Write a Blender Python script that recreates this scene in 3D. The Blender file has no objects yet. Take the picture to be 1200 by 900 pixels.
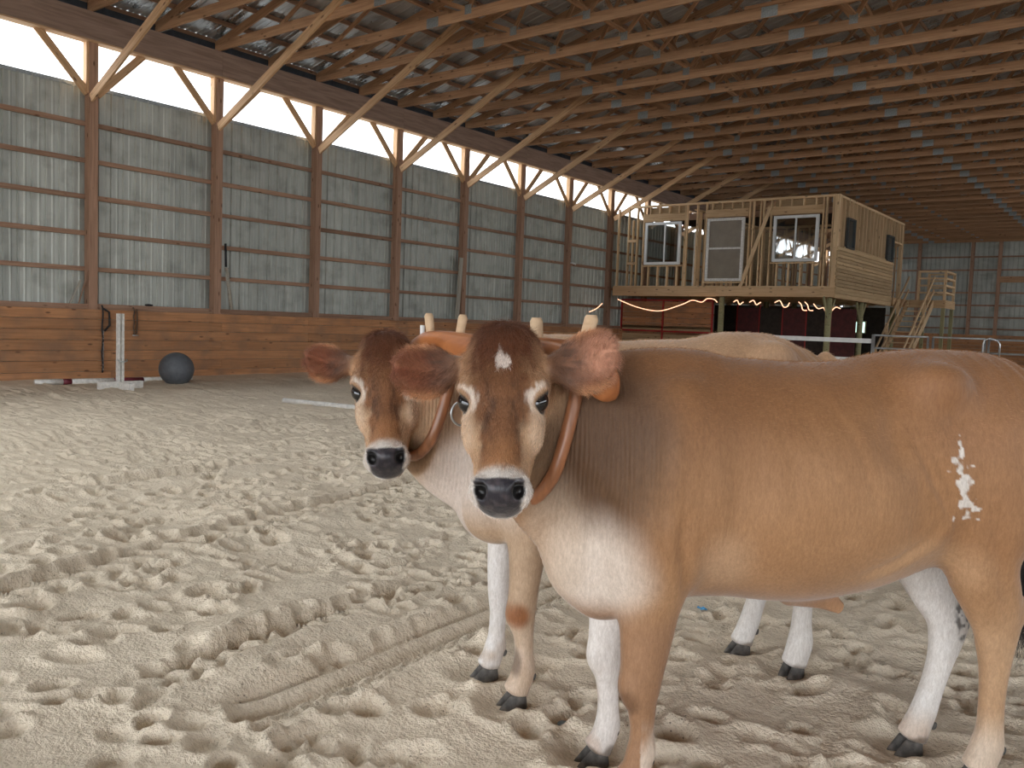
import bpy, bmesh, math, random
import numpy as np
from mathutils import Vector, Matrix, noise
SC = bpy.context.scene
COL = SC.collection
PI = math.pi

# ------------------------------------------------------------------ camera
cam_d = bpy.data.cameras.new('camera'); cam = bpy.data.objects.new('camera', cam_d); COL.objects.link(cam)
cam_d.sensor_fit = 'HORIZONTAL'; cam_d.sensor_width = 36.0; cam_d.lens = 36.0 * 1009.07 / 1200
CX = Vector((0.791535, 0.0, 0.0))
_fw = Vector((-0.60723977, 0.79153544, -0.06878599)).normalized()
_zc = Vector((0.03667735, 0.996957, 0.06878599))          # world up seen in camera axes: a little roll, a slight downward pitch
_bk = -_fw
_r0 = _fw.cross(Vector((0, 0, 1))).normalized(); _u0 = _r0.cross(_fw).normalized()
_roll = math.atan2(_zc.x, _zc.y)
_r = _r0 * math.cos(_roll) + _u0 * math.sin(_roll); _u = _u0 * math.cos(_roll) - _r0 * math.sin(_roll)
cam.matrix_world = Matrix(((_r.x, _u.x, _bk.x, 0), (_r.y, _u.y, _bk.y, 0), (_r.z, _u.z, _bk.z, 1.4), (0, 0, 0, 1)))
cam_d.clip_end = 300
SC.camera = cam

# ------------------------------------------------------------------ overcast daylight and exposure
world = bpy.data.worlds.new('overcast'); SC.world = world; world.use_nodes = True
wn = world.node_tree; wn.nodes.clear()
wo = wn.nodes.new('ShaderNodeOutputWorld'); wb = wn.nodes.new('ShaderNodeBackground')
wb.inputs['Color'].default_value = (0.90, 0.95, 1.0, 1); wb.inputs['Strength'].default_value = 1.0
# overcast sky: brighter overhead than at the horizon, the same all round
_tc = wn.nodes.new('ShaderNodeTexCoord'); _sx = wn.nodes.new('ShaderNodeSeparateXYZ'); _mr = wn.nodes.new('ShaderNodeMapRange')
_mr.inputs['From Min'].default_value = 0; _mr.inputs['From Max'].default_value = 1; _mr.inputs['To Min'].default_value = .75; _mr.inputs['To Max'].default_value = 1.9
wn.links.new(_tc.outputs['Generated'], _sx.inputs[0]); wn.links.new(_sx.outputs['Z'], _mr.inputs['Value']); wn.links.new(_mr.outputs[0], wb.inputs['Strength'])
wn.links.new(wb.outputs[0], wo.inputs[0])
SC.view_settings.view_transform = 'Standard'; SC.view_settings.look = 'None'; SC.view_settings.gamma = 1
SC.view_settings.use_curve_mapping = False
SC.view_settings.exposure = 2.55
SC.cycles.use_denoising = True
SC.cycles.max_bounces = 10; SC.cycles.diffuse_bounces = 7; SC.cycles.glossy_bounces = 4
SC.cycles.sample_clamp_indirect = 6.0
SC.cycles.caustics_reflective = False; SC.cycles.caustics_refractive = False

WX = -16.77                     # inner face of the long left wall
Y0, Y1 = -10.9, 55.5            # the building's two ends
def portal(loc, rot, sx, sy):
    # daylight openings: sampling aid for the sky seen through them (adds no light of its own)
    l = bpy.data.lights.new('daylight_opening', 'AREA'); l.shape = 'RECTANGLE'; l.size = sx; l.size_y = sy
    l.cycles.is_portal = True
    o = bpy.data.objects.new('daylight_opening', l); COL.objects.link(o); o.location = loc; o.rotation_euler = rot
portal((WX - .25, (Y0 + Y1) / 2, 6.07), (0, -PI / 2, 0), .9, Y1 - Y0)
portal((-WX + .25, (Y0 + Y1) / 2, 5.2), (0, PI / 2, 0), 2.9, Y1 - Y0)
portal((0, Y0 - .1, 3.1), (PI / 2, 0, PI), 22, 6.0)
portal((-9.0, 1.5, 7.28 + .25 * 7.8 + .12), (0, -math.atan(.25), 0), 6.1, 3.9)  # over the translucent roof sheets added for top light

# ------------------------------------------------------------------ materials
def new_mat(name):
    m = bpy.data.materials.new(name); m.use_nodes = True
    nt = m.node_tree; b = nt.nodes['Principled BSDF']
    return m, nt, b
def N(nt, t, **kw):
    n = nt.nodes.new('ShaderNode' + t)
    for k, v in kw.items():
        if k in n.inputs: n.inputs[k].default_value = v
        else: setattr(n, k, v)
    return n
def ramp(nt, src, stops):
    r = nt.nodes.new('ShaderNodeValToRGB'); e = r.color_ramp.elements
    while len(e) < len(stops): e.new(.5)
    for q, (p, c) in zip(e, stops):
        q.position = p; q.color = (c[0], c[1], c[2], 1)
    nt.links.new(src, r.inputs[0]); return r.outputs[0]
def mix(nt, fac, a, b, mode='MIX'):
    m = nt.nodes.new('ShaderNodeMix'); m.data_type = 'RGBA'; m.blend_type = mode
    for s, v in ((0, fac), (6, a), (7, b)):
        if isinstance(v, (int, float)): m.inputs[s].default_value = v
        elif isinstance(v, (tuple, list)): m.inputs[s].default_value = (v[0], v[1], v[2], 1)
        else: nt.links.new(v, m.inputs[s])
    return m.outputs[2]
def bump(nt, b, h, strength=.3, dist=.01):
    n = N(nt, 'Bump'); n.inputs['Strength'].default_value = strength; n.inputs['Distance'].default_value = dist
    nt.links.new(h, n.inputs['Height']); nt.links.new(n.outputs[0], b.inputs['Normal'])
def mapping(nt, coord='Object', scale=(1, 1, 1)):
    tc = N(nt, 'TexCoord'); mp = N(nt, 'Mapping'); mp.inputs['Scale'].default_value = scale
    nt.links.new(tc.outputs[coord], mp.inputs[0])
    return mp.outputs[0]
def plain(name, col, rough=.6, metal=0., var=.12, bump_s=0., scale=8.):
    m, nt, b = new_mat(name)
    n = N(nt, 'TexNoise'); n.inputs['Scale'].default_value = scale; n.inputs['Detail'].default_value = 4
    nt.links.new(mapping(nt), n.inputs['Vector'])
    lo = tuple(c * (1 - var) for c in col); hi = tuple(min(1, c * (1 + var)) for c in col)
    nt.links.new(ramp(nt, n.outputs[0], [(.3, lo), (.7, hi)]), b.inputs['Base Color'])
    b.inputs['Roughness'].default_value = rough; b.inputs['Metallic'].default_value = metal
    if bump_s: bump(nt, b, n.outputs[0], bump_s, .01)
    return m
def wood(name, light, dark, knot=(.10, .045, .02), rough=.75, spread=.25, grain=1., knots=1., grime=None):
    # grain runs along each member's own X axis
    m, nt, b = new_mat(name)
    oi = N(nt, 'ObjectInfo')
    tc = N(nt, 'TexCoord'); add = N(nt, 'VectorMath', operation='ADD'); cmb = N(nt, 'VectorMath', operation='SCALE')
    cmb.inputs[0].default_value = (17, 31, 13); nt.links.new(oi.outputs['Random'], cmb.inputs['Scale'])
    nt.links.new(tc.outputs['Object'], add.inputs[0]); nt.links.new(cmb.outputs[0], add.inputs[1])
    def mp(s):
        q = N(nt, 'Mapping'); q.inputs['Scale'].default_value = s; nt.links.new(add.outputs[0], q.inputs[0]); return q.outputs[0]
    n1 = N(nt, 'TexNoise'); n1.inputs['Scale'].default_value = 1; n1.inputs['Detail'].default_value = 5; n1.inputs['Distortion'].default_value = .6
    nt.links.new(mp((1.3, 28 * grain, 28 * grain)), n1.inputs['Vector'])
    c = ramp(nt, n1.outputs[0], [(.28, dark), (.62, light)])
    # board to board variation
    hv = N(nt, 'HueSaturation'); mr = N(nt, 'MapRange'); mr.inputs['To Min'].default_value = 1 - spread; mr.inputs['To Max'].default_value = 1 + spread
    nt.links.new(oi.outputs['Random'], mr.inputs['Value']); nt.links.new(mr.outputs[0], hv.inputs['Value']); nt.links.new(c, hv.inputs['Color'])
    c = hv.outputs[0]
    if knots:
        v = N(nt, 'TexVoronoi'); v.inputs['Scale'].default_value = 1; nt.links.new(mp((2.6, 7, 7)), v.inputs['Vector'])
        k = N(nt, 'MapRange'); k.inputs['From Min'].default_value = .07; k.inputs['From Max'].default_value = .17
        k.inputs['To Min'].default_value = .8 * knots; k.inputs['To Max'].default_value = 0
        nt.links.new(v.outputs['Distance'], k.inputs['Value'])
        c = mix(nt, k.outputs[0], c, knot)
    if grime:
        g = N(nt, 'TexNoise'); g.inputs['Scale'].default_value = 2.2; g.inputs['Detail'].default_value = 6; nt.links.new(add.outputs[0], g.inputs['Vector'])
        gm = N(nt, 'MapRange'); gm.inputs['From Min'].default_value = .45; gm.inputs['From Max'].default_value = .72; gm.inputs['To Max'].default_value = .75
        nt.links.new(g.outputs[0], gm.inputs['Value'])
        c = mix(nt, gm.outputs[0], c, grime)
    nt.links.new(c, b.inputs['Base Color']); b.inputs['Roughness'].default_value = rough
    b.inputs['Specular IOR Level'].default_value = .25
    bump(nt, b, n1.outputs[0], .25, .004)
    return m

M = {}
M['truss'] = wood('truss_lumber', (.50, .30, .175), (.33, .18, .10), spread=.16)
M['brace'] = wood('brace_lumber', (.66, .43, .25), (.45, .27, .14), spread=.14)
M['post'] = wood('post_lumber', (.42, .26, .18), (.28, .165, .11), spread=.15)
M['girt'] = wood('girt_lumber', (.40, .25, .17), (.26, .15, .10), spread=.2)
M['header'] = wood('header_lumber', (.37, .255, .20), (.24, .16, .12), spread=.08, grain=.5, knots=0)
M['kick'] = wood('kickboard_lumber', (.52, .265, .13), (.37, .175, .082), knot=(.07, .03, .018), spread=.14, grime=(.24, .145, .095))
M['stud'] = wood('stud_lumber', (.76, .56, .34), (.58, .39, .22), spread=.14)
M['beam'] = wood('beam_lumber', (.62, .43, .25), (.47, .30, .16), spread=.1)
M['treated'] = wood('treated_post_lumber', (.36, .33, .18), (.25, .23, .12), spread=.1)
M['siding'] = wood('siding_lumber', (.56, .40, .23), (.42, .28, .15), spread=.2)
M['osb'] = wood('panel_lumber', (.40, .29, .17), (.28, .19, .10), spread=.2)
M['grey_metal'] = None
def metal_sheet_mat():
    m, nt, b = new_mat('corrugated_galvanised_steel')
    tc = N(nt, 'TexCoord'); oi = N(nt, 'ObjectInfo')
    geo = N(nt, 'NewGeometry')
    def mp(s):
        q = N(nt, 'Mapping'); q.inputs['Scale'].default_value = s; nt.links.new(geo.outputs['Position'], q.inputs[0]); return q.outputs[0]
    n = N(nt, 'TexNoise'); n.inputs['Scale'].default_value = 1; n.inputs['Detail'].default_value = 6; nt.links.new(mp((3, 9, 1.2)), n.inputs['Vector'])
    c = ramp(nt, n.outputs[0], [(.3, (.40, .42, .385)), (.7, (.53, .55, .505))])
    n2 = N(nt, 'TexNoise'); n2.inputs['Scale'].default_value = 1; n2.inputs['Detail'].default_value = 8; nt.links.new(mp((1.1, 2.2, 2.6)), n2.inputs['Vector'])
    g = N(nt, 'MapRange'); g.inputs['From Min'].default_value = .5; g.inputs['From Max'].default_value = .75; g.inputs['To Max'].default_value = .55
    nt.links.new(n2.outputs[0], g.inputs['Value'])
    c = mix(nt, g.outputs[0], c, (.20, .20, .17))
    hv = N(nt, 'HueSaturation'); mr = N(nt, 'MapRange'); mr.inputs['To Min'].default_value = .88; mr.inputs['To Max'].default_value = 1.12
    nt.links.new(oi.outputs['Random'], mr.inputs['Value']); nt.links.new(mr.outputs[0], hv.inputs['Value']); nt.links.new(c, hv.inputs['Color'])
    nt.links.new(hv.outputs[0], b.inputs['Base Color']); b.inputs['Metallic'].default_value = .35; b.inputs['Roughness'].default_value = .5
    return m
M['sheet'] = metal_sheet_mat()
def roof_mat():
    m, nt, b = new_mat('roof_steel_underside')
    n = N(nt, 'TexNoise'); n.inputs['Scale'].default_value = 1; n.inputs['Detail'].default_value = 5; nt.links.new(mapping(nt, 'Object', (1.2, 1.6, 1.2)), n.inputs['Vector'])
    nt.links.new(ramp(nt, n.outputs[0], [(.3, (.40, .42, .44)), (.7, (.66, .68, .69))]), b.inputs['Base Color'])
    b.inputs['Metallic'].default_value = .75
    nt.links.new(ramp(nt, n.outputs[0], [(.3, (.22,) * 3), (.7, (.42,) * 3)]), b.inputs['Roughness'])
    bump(nt, b, n.outputs[0], .10, .01)
    return m
M['roof'] = roof_mat()
M['plate'] = plain('galvanised_gusset', (.36, .40, .42), .45, .5, .25, scale=40)
M['white'] = plain('white_paint', (.80, .80, .78), .5, 0, .08, scale=10)
M['whitewood'] = plain('worn_white_paint', (.74, .72, .68), .7, 0, .16, .2, 18)
M['frame_white'] = plain('white_vinyl_frame', (.78, .80, .80), .4, 0, .04)
M['pipe'] = plain('galvanised_pipe', (.55, .57, .58), .35, .8, .1, scale=20)
M['redsteel'] = plain('red_painted_steel', (.34, .02, .018), .4, 0, .15)
M['maroon'] = plain('maroon_paint', (.16, .02, .035), .5, 0, .2)
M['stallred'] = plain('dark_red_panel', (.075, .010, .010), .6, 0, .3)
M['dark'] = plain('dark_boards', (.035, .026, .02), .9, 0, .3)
M['closure'] = plain('dark_blue_grey_wrap', (.035, .045, .06), .6, 0, .3)
M['ball'] = plain('grey_rubber', (.105, .115, .13), .55, 0, .18, .1, 14)
M['leather'] = plain('dark_strap', (.02, .02, .022), .7, 0, .3, scale=20)
M['brownstrap'] = plain('brown_strap', (.10, .06, .035), .7, 0, .3, scale=20)
M['paleboard'] = wood('pale_weathered_lumber', (.50, .47, .40), (.34, .31, .25), spread=.1)
def glass_mat():
    m, nt, b = new_mat('window_glass')
    b.inputs['Base Color'].default_value = (.9, .95, .95, 1); b.inputs['Roughness'].default_value = .02
    b.inputs['Transmission Weight'].default_value = 1.0; b.inputs['IOR'].default_value = 1.45
    # thin pane: straight-through with a mirror share
    tr = N(nt, 'BsdfTransparent'); gl = N(nt, 'BsdfGlossy'); gl.inputs['Roughness'].default_value = .03
    tr.inputs['Color'].default_value = (.62, .66, .66, 1)
    mx = N(nt, 'MixShader'); mx.inputs[0].default_value = .22
    nt.links.new(tr.outputs[0], mx.inputs[1]); nt.links.new(gl.outputs[0], mx.inputs[2])
    nt.links.new(mx.outputs[0], nt.nodes['Material Output'].inputs[0]); nt.nodes.remove(b)
    return m
M['glass'] = glass_mat()
def added_skylight_mat():
    m, nt, b = new_mat('translucent_fibreglass'); tr = N(nt, 'BsdfTransparent'); tr.inputs['Color'].default_value = (.80, .80, .76, 1); df = N(nt, 'BsdfDiffuse'); df.inputs['Color'].default_value = (.8, .8, .75, 1)
    mx = N(nt, 'MixShader'); mx.inputs[0].default_value = .15; nt.links.new(tr.outputs[0], mx.inputs[1]); nt.links.new(df.outputs[0], mx.inputs[2]); nt.links.new(mx.outputs[0], nt.nodes['Material Output'].inputs[0]); nt.nodes.remove(b); return m
M['added_skylight'] = added_skylight_mat()
def emit(name, col, s):
    m, nt, b = new_mat(name)
    b.inputs['Base Color'].default_value = (*col, 1); b.inputs['Emission Color'].default_value = (*col, 1); b.inputs['Emission Strength'].default_value = s
    return m
M['rope_light'] = emit('warm_rope_light', (1, .50, .30), .36)
M['lit_window'] = emit('daylit_window', (.62, .92, .78), .32)

# ------------------------------------------------------------------ object helpers
WM = {}
def link(o, parent=None, mw=None, **props):
    COL.objects.link(o)
    mw = mw if mw is not None else Matrix.Identity(4)
    WM[o.name] = mw
    if parent is not None:
        o.parent = parent; o.matrix_local = WM[parent.name].inverted() @ mw
    else: o.matrix_world = mw
    for k, v in props.items(): o[k] = v
    return o
def empty(name, loc=(0, 0, 0), parent=None, rot=0, **props):
    o = bpy.data.objects.new(name, None); o.empty_display_size = .2
    return link(o, parent, Matrix.Translation(Vector(loc)) @ Matrix.Rotation(rot, 4, 'Z'), **props)
def meshobj(name, verts, faces, mat, parent=None, mw=None, smooth=False, **props):
    me = bpy.data.meshes.new(name); me.from_pydata([tuple(v) for v in verts], [], faces); me.update()
    if smooth: me.polygons.foreach_set('use_smooth', [True] * len(me.polygons))
    me.materials.append(mat)
    return link(bpy.data.objects.new(name, me), parent, mw, **props)
def shared(name, me, parent, mw, **props):
    return link(bpy.data.objects.new(name, me), parent, mw, **props)
BOXF = [(0, 3, 2, 1), (4, 5, 6, 7), (0, 1, 5, 4), (1, 2, 6, 5), (2, 3, 7, 6), (3, 0, 4, 7)]
_bc = {}
def box_mesh(name, dx, dy, dz, mat):
    k = (name, round(dx, 2), round(dy, 3), round(dz, 3), mat.name)
    if k not in _bc:
        x, y, z = dx / 2, dy / 2, dz / 2
        me = bpy.data.meshes.new(name)
        me.from_pydata([(-x, -y, -z), (x, -y, -z), (x, y, -z), (-x, y, -z), (-x, -y, z), (x, -y, z), (x, y, z), (-x, y, z)], [], BOXF)
        me.materials.append(mat); _bc[k] = me
    return _bc[k]
def beam(name, p0, p1, w, h, mat, parent=None, up=(0, 0, 1), **props):
    # a board from p0 to p1: h is its size towards 'up', w across
    p0, p1 = Vector(p0), Vector(p1); d = p1 - p0; L = d.length; x = d.normalized()
    z = Vector(up); y = z.cross(x)
    if y.length < 1e-4: y = Vector((0, 1, 0)).cross(x) if abs(x.y) < .9 else Vector((1, 0, 0)).cross(x)
    y.normalize(); z = x.cross(y)
    c = (p0 + p1) / 2
    mw = Matrix(((x.x, y.x, z.x, c.x), (x.y, y.y, z.y, c.y), (x.z, y.z, z.z, c.z), (0, 0, 0, 1)))
    return link(bpy.data.objects.new(name, box_mesh(name, L, w, h, mat)), parent, mw, **props)
def bbox(name, lo, hi, mat, parent=None, **props):
    lo, hi = Vector(lo), Vector(hi); d = hi - lo; c = (lo + hi) / 2
    ax = max(range(3), key=lambda i: d[i])
    e = Vector((0, 0, 0)); e[ax] = d[ax] / 2
    if ax == 0: return beam(name, c - e, c + e, d.y, d.z, mat, parent, **props)
    if ax == 1: return beam(name, c - e, c + e, d.x, d.z, mat, parent, **props)
    return beam(name, c - e, c + e, d.y, d.x, mat, parent, up=(1, 0, 0), **props)
def tube_geo(pts, r, seg=8, closed=False, caps=True):
    pts = [Vector(p) for p in pts]; n = len(pts); rs = r if isinstance(r, (list, tuple)) else [r] * n
    V, F = [], []; up = Vector((0, 0, 1)); prev = None
    for i, p in enumerate(pts):
        a = pts[(i + 1) % n] if (closed or i < n - 1) else p; b_ = pts[i - 1] if (closed or i > 0) else p
        t = (a - b_).normalized()
        s = t.cross(prev if prev else (up if abs(t.z) < .9 else Vector((1, 0, 0))))
        s.normalize(); q = s.cross(t).normalized(); prev = q
        for k in range(seg):
            an = 2 * PI * k / seg; V.append(p + s * math.cos(an) * rs[i] + q * math.sin(an) * rs[i])
    m = n if closed else n - 1
    for i in range(m):
        for k in range(seg):
            a, b_ = i * seg + k, i * seg + (k + 1) % seg; c, d = ((i + 1) % n) * seg + (k + 1) % seg, ((i + 1) % n) * seg + k
            F.append((a, b_, c, d))
    if caps and not closed:
        F.append(tuple(range(seg - 1, -1, -1))); F.append(tuple(range((n - 1) * seg, n * seg)))
    return V, F
def tube(name, pts, r, mat, parent=None, seg=8, closed=False, smooth=True, **props):
    pts = [Vector(p) for p in pts]
    o = pts[0] if parent is None else Vector((0, 0, 0))
    V, F = tube_geo([p - o for p in pts], r, seg, closed)
    return meshobj(name, V, F, mat, parent, Matrix.Translation(o) if parent is None else Matrix.Identity(4), smooth, **props)
rnd = random.Random(7)
# ================================================================== the setting
def corr_mesh(name, width, height, pitch, depth, mat, axis='y'):
    # one sheet of ribbed steel: runs along Y, stands up Z, ribs point -X/+X
    prof = []
    n = int(round(width / pitch))
    for i in range(n):
        y = i * pitch
        prof += [(y, 0), (y + pitch * .30, 0), (y + pitch * .36, depth * .28), (y + pitch * .44, depth * .28), (y + pitch * .50, 0),
                 (y + pitch * .80, 0), (y + pitch * .86, depth), (y + pitch * .94, depth)]
    prof.append((width, 0))
    V = [(x, y, z) for z in (0, height) for y, x in prof]; k = len(prof)
    F = [(i, i + 1, i + 1 + k, i + k) for i in range(k - 1)]
    me = bpy.data.meshes.new(name); me.from_pydata(V, [], F); me.materials.append(mat); return me

NP = 25
POSTY = [8.36 - 2.75 * 7 + 2.75 * i for i in range(NP)]
ZK = 1.40; ZT = 5.66; ZH = 6.50; ZHT = 7.02

def long_wall(name, x, s, full):
    # s = +1: the room lies on the +X side of the wall
    w = empty(name, (x, (Y0 + Y1) / 2, 0), kind='structure')
    sm = corr_mesh('metal_sheet', 1.0, ZT, .25, .036, M['sheet'])
    if not full:
        sm = corr_mesh('metal_sheet', 1.0, 3.6, .25, .022, M['sheet'])
    y = Y0
    while y < Y1 - .2:
        shared('metal_sheet', sm, w, Matrix.Translation((x - s * .235, y, 0))); y += 1.0
    zt = ZT if full else 3.6
    bbox('sheet_cap', (x - s * .28 if s > 0 else x + .20, Y0, zt - .02), (x - s * .20 if s > 0 else x + .28, Y1, zt + .05), M['plate'], w)
    for i, py in enumerate(POSTY):
        bbox('post', (min(x - s * .19, x), py - .085, 0), (max(x - s * .19, x), py + .085, ZH), M['post'], w)
        if i % 1 == 0 and full:
            # pale packer on the wide face of the post's top, below the header
            bbox('post_packer', (x - s * .17, py - .135, ZT - .12), (x - s * .02, py - .087, ZH), M['brace'], w)
            for q in (-1, 1):
                beam('knee_brace', (x - s * .07, py + q * .09, 5.52), (x - s * .07, py + q * 1.02, 6.50), .04, .15, M['brace'], w)
    zs = [2.18, 2.87, 3.57, 4.26, 4.96] if full else [2.4, 3.2]
    for k in range(NP - 1):
        for z in zs:
            bbox('girt', (min(x - s * .19, x - s * .15), POSTY[k] + .085, z - .045 + rnd.uniform(-.008, .008)), (max(x - s * .19, x - s * .15), POSTY[k + 1] - .085, z + .045), M['girt'], w)
        bbox('sill_board', (min(x - s * .19, x - s * .03), POSTY[k] + .085, 1.40), (max(x - s * .19, x - s * .03), POSTY[k + 1] - .085, 1.50 + rnd.uniform(-.01, .01)), M['girt'], w)
    for y0 in np.arange(Y0, Y1, 5.5):
        bbox('header_beam', (min(x - s * .02, x + s * .09), y0, ZH), (max(x - s * .02, x + s * .09), min(y0 + 5.5, Y1) - .004, ZHT), M['header'], w)
        bbox('header_lip', (min(x - s * .15, x + s * .10), y0, ZH - .03), (max(x - s * .15, x + s * .10), min(y0 + 5.5, Y1) - .004, ZH - .002), M['brace'], w)
    # kickboards: seven courses, butt joints staggered
    rows = [0.0, .185, .40, .60, .80, 1.00, 1.205, 1.40]
    for r in range(7):
        y = Y0 - (r % 2) * 2.4; L = 4.9
        while y < Y1:
            a, b = max(y, Y0), min(y + L, Y1); th = .038 + rnd.uniform(-.004, .004)
            if b > a + .1:
                bbox('kick_board', (min(x, x + s * th), a + .002, rows[r] + .004), (max(x, x + s * th), b - .002, rows[r + 1] - .004), M['kick'], w)
            y += L
    return w
wall_left = long_wall('wall_left', WX, 1, True)
wall_right = long_wall('wall_right', -WX, -1, False)

# far end wall
we = empty('wall_back', (0, Y1, 0), kind='structure')
def roof_z(x): return 7.28 + .25 * (16.8 - abs(x))
x = -16.8
while x < 16.7:
    h = min(roof_z(x), roof_z(x + 1.0)) + .1
    me = corr_mesh('metal_sheet', 1.0, h, .25, .022, M['sheet'])
    shared('metal_sheet', me, we, Matrix(((0, 1, 0, x), (1, 0, 0, Y1 + .235), (0, 0, 1, 0), (0, 0, 0, 1))))
    x += 1.0
exs = [-15.3, -12.45, -9.62, -8.22, -5.4, -2.6, 0.2, 3.0, 5.8, 8.6, 11.4, 14.2]
for px_ in exs:
    bbox('post', (px_ - .09, Y1, 0), (px_ + .09, Y1 + .19, roof_z(px_) - .1), M['post'], we)
for z in (2.14, 2.8, 3.48, 4.2, 5.5, 6.25):
    bbox('girt', (-16.8, Y1 + .15, z - .045), (16.8, Y1 + .19, z + .045), M['girt'], we)
bbox('wide_girt', (-8.2, Y1 - .04, 4.78), (16.8, Y1 + .0, 5.12), M['truss'], we)
for r in range(9):
    bbox('kick_board', (-16.7, Y1 - .04, r * .2 + .004), (16.7, Y1 - .002, r * .2 + .196), M['kick'], we)

# roof: trusses, purlins, steel sheets
ceil = empty('ceiling', (0, (Y0 + Y1) / 2, 7.1), kind='structure')
TY = [8.28 + 1.375 * k for k in range(-13, 35)]
CT = .038
def plate(parent, x, y, z, w, h):
    for q in (-1, 1):
        bbox('gusset_plate', (x - w / 2, y + q * (CT / 2 + .002) - .0015, z - h / 2), (x + w / 2, y + q * (CT / 2 + .002) + .0015, z + h / 2), M['plate'], parent)
B0, B1 = 7.03, 7.22
tmat = M['truss']
for ti, ty in enumerate(TY):
    t = empty('roof_truss', (0, ty, B0), ceil)
    joints = [-16.85, -11.75, -6.15, 0.3, 6.4, 12.0, 16.85]
    for j in range(6):
        dz = rnd.uniform(-.008, .008)
        bbox('bottom_chord', (joints[j] + .003, ty - CT / 2, B0 + dz), (joints[j + 1] - .003, ty + CT / 2, B1 + dz), tmat, t)
    near = ty < 45
    for jx in joints[1:5]:
        plate(t, jx, ty, (B0 + B1) / 2, .30, .19)
        if near:  # splice block lying on top of the chord
            bbox('splice_block', (jx - .42 + rnd.uniform(-.1, .1), ty - CT / 2 + .002, B1 + .008), (jx + .40, ty + CT / 2 - .002, B1 + .075), tmat, t)
    for q in (-1, 1):
        beam('top_chord', (q * 16.85, ty, 7.14), (q * 8.5, ty, roof_z(8.5) - .14), CT, .18, tmat, t)
        beam('top_chord', (q * 8.5, ty, roof_z(8.5) - .14), (0, ty, roof_z(0) - .14), CT, .18, tmat, t)
    if ty > 2:
        bn = [-14.6, -10.85, -9.13, -5.1, -1.2]; 
        tn = [-16.0, -12.9, -10.0, -7.0, -3.1, 0]
        seq = [(-14.6, -12.9), (-10.85, -12.9), (-10.85, -10.0), (-9.13, -10.0), (-9.13, -7.0), (-5.1, -7.0), (-5.1, -3.1), (-1.2, -3.1), (-1.2, 0)]
        for bx, tx in seq:
            beam('web', (bx, ty, B1 - .02), (tx, ty, roof_z(tx) - .2), CT - .004, .085, tmat, t)
        for bx in (-10.85, -9.13, -5.1):
            plate(t, bx, ty, B1 - .01, .16, .17)
        # heel block, dark and wide, over the header
        bbox('heel_plate', (-16.86, ty + CT / 2, 7.03), (-16.3, ty + CT / 2 + .004, 7.32), M['plate'], t)
# corner braces from the posts up to the trusses
for i, py in enumerate(POSTY):
    if py > 0:
        beam('diagonal_brace', (WX + .12, py - .11, 5.40), (WX + 4.5, py - .11, 7.62), .045, .17, M['brace'], wall_left)
# long runners
for px_, pz in ((-9.13, 7.30), (-5.1, 7.30), (-13.0, 7.98)):
    for y0 in np.arange(Y0, Y1, 5.5):
        bbox('runner', (px_ - .045, y0, pz - .02), (px_ + .045, min(y0 + 5.5, Y1), pz + .02), tmat, ceil)
# sloping longitudinal web bracing
for k in range(10):
    ya = 6 + k * 4.8
    beam('cross_brace', (-9.6 - .2, ya, roof_z(-9.9) - .5), (-9.15, ya + 2.75, 7.32), .038, .085, tmat, ceil)
    beam('cross_brace', (-6.0, ya + 1.4, roof_z(-6) - .5), (-5.2, ya + 4.1, 7.32), .038, .085, tmat, ceil)
# purlins
for q in (-1, 1):
    for k in range(24):
        px_ = 16.9 - k * .72
        if px_ < 0.1: break
        bbox('purlin', (min(q * px_, q * (px_ - .04)), Y0, roof_z(px_) - .05), (max(q * px_, q * (px_ - .04)), Y1, roof_z(px_) + .04), M['girt'], ceil)
for q in (-1, 1):
    L = math.hypot(17.6, 17.6 * .25)
    me = corr_mesh('roof_sheet', 1.0, L, .25, .016, M['roof'])
    y = Y0 - .5
    sl = math.atan(.25)
    # local z of the sheet runs up the slope
    zx, zz = -q * math.cos(sl), math.sin(sl)
    while y < Y1 + .5:
        sky_here = q < 0 and -.45 < y < 3.4
        mw = Matrix(((math.sin(sl) * q, 0, zx, q * 17.6), (0, 1, 0, y), (math.cos(sl), 0, zz, roof_z(17.6) + .045), (0, 0, 0, 1)))
        if sky_here:      # four translucent sheets, added out of view to brighten the near sand
            c_ = math.cos(sl); lo_, hi_ = (17.6 - 12.0) / c_, (17.6 - 6.0) / c_
            m1 = corr_mesh('roof_sheet', 1.0, lo_, .25, .02, M['roof']); m3 = corr_mesh('roof_sheet', 1.0, L - hi_, .25, .02, M['roof'])
            shared('roof_sheet', m1, ceil, mw); shared('added_skylight_panel', corr_mesh('added_skylight_panel', 1.0, hi_ - lo_, .25, .02, M['added_skylight']), ceil, mw @ Matrix.Translation((0, 0, lo_))); shared('roof_sheet', m3, ceil, mw @ Matrix.Translation((0, 0, hi_)))
        else: shared('roof_sheet', me, ceil, mw)
        y += 1.0

bbox('ground_outside', (-90, -60, -.4), (90, 120, -.3), plain('outside_ground', (.27, .26, .24), .95, 0, .3, scale=.3), None, kind='structure')

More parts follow.
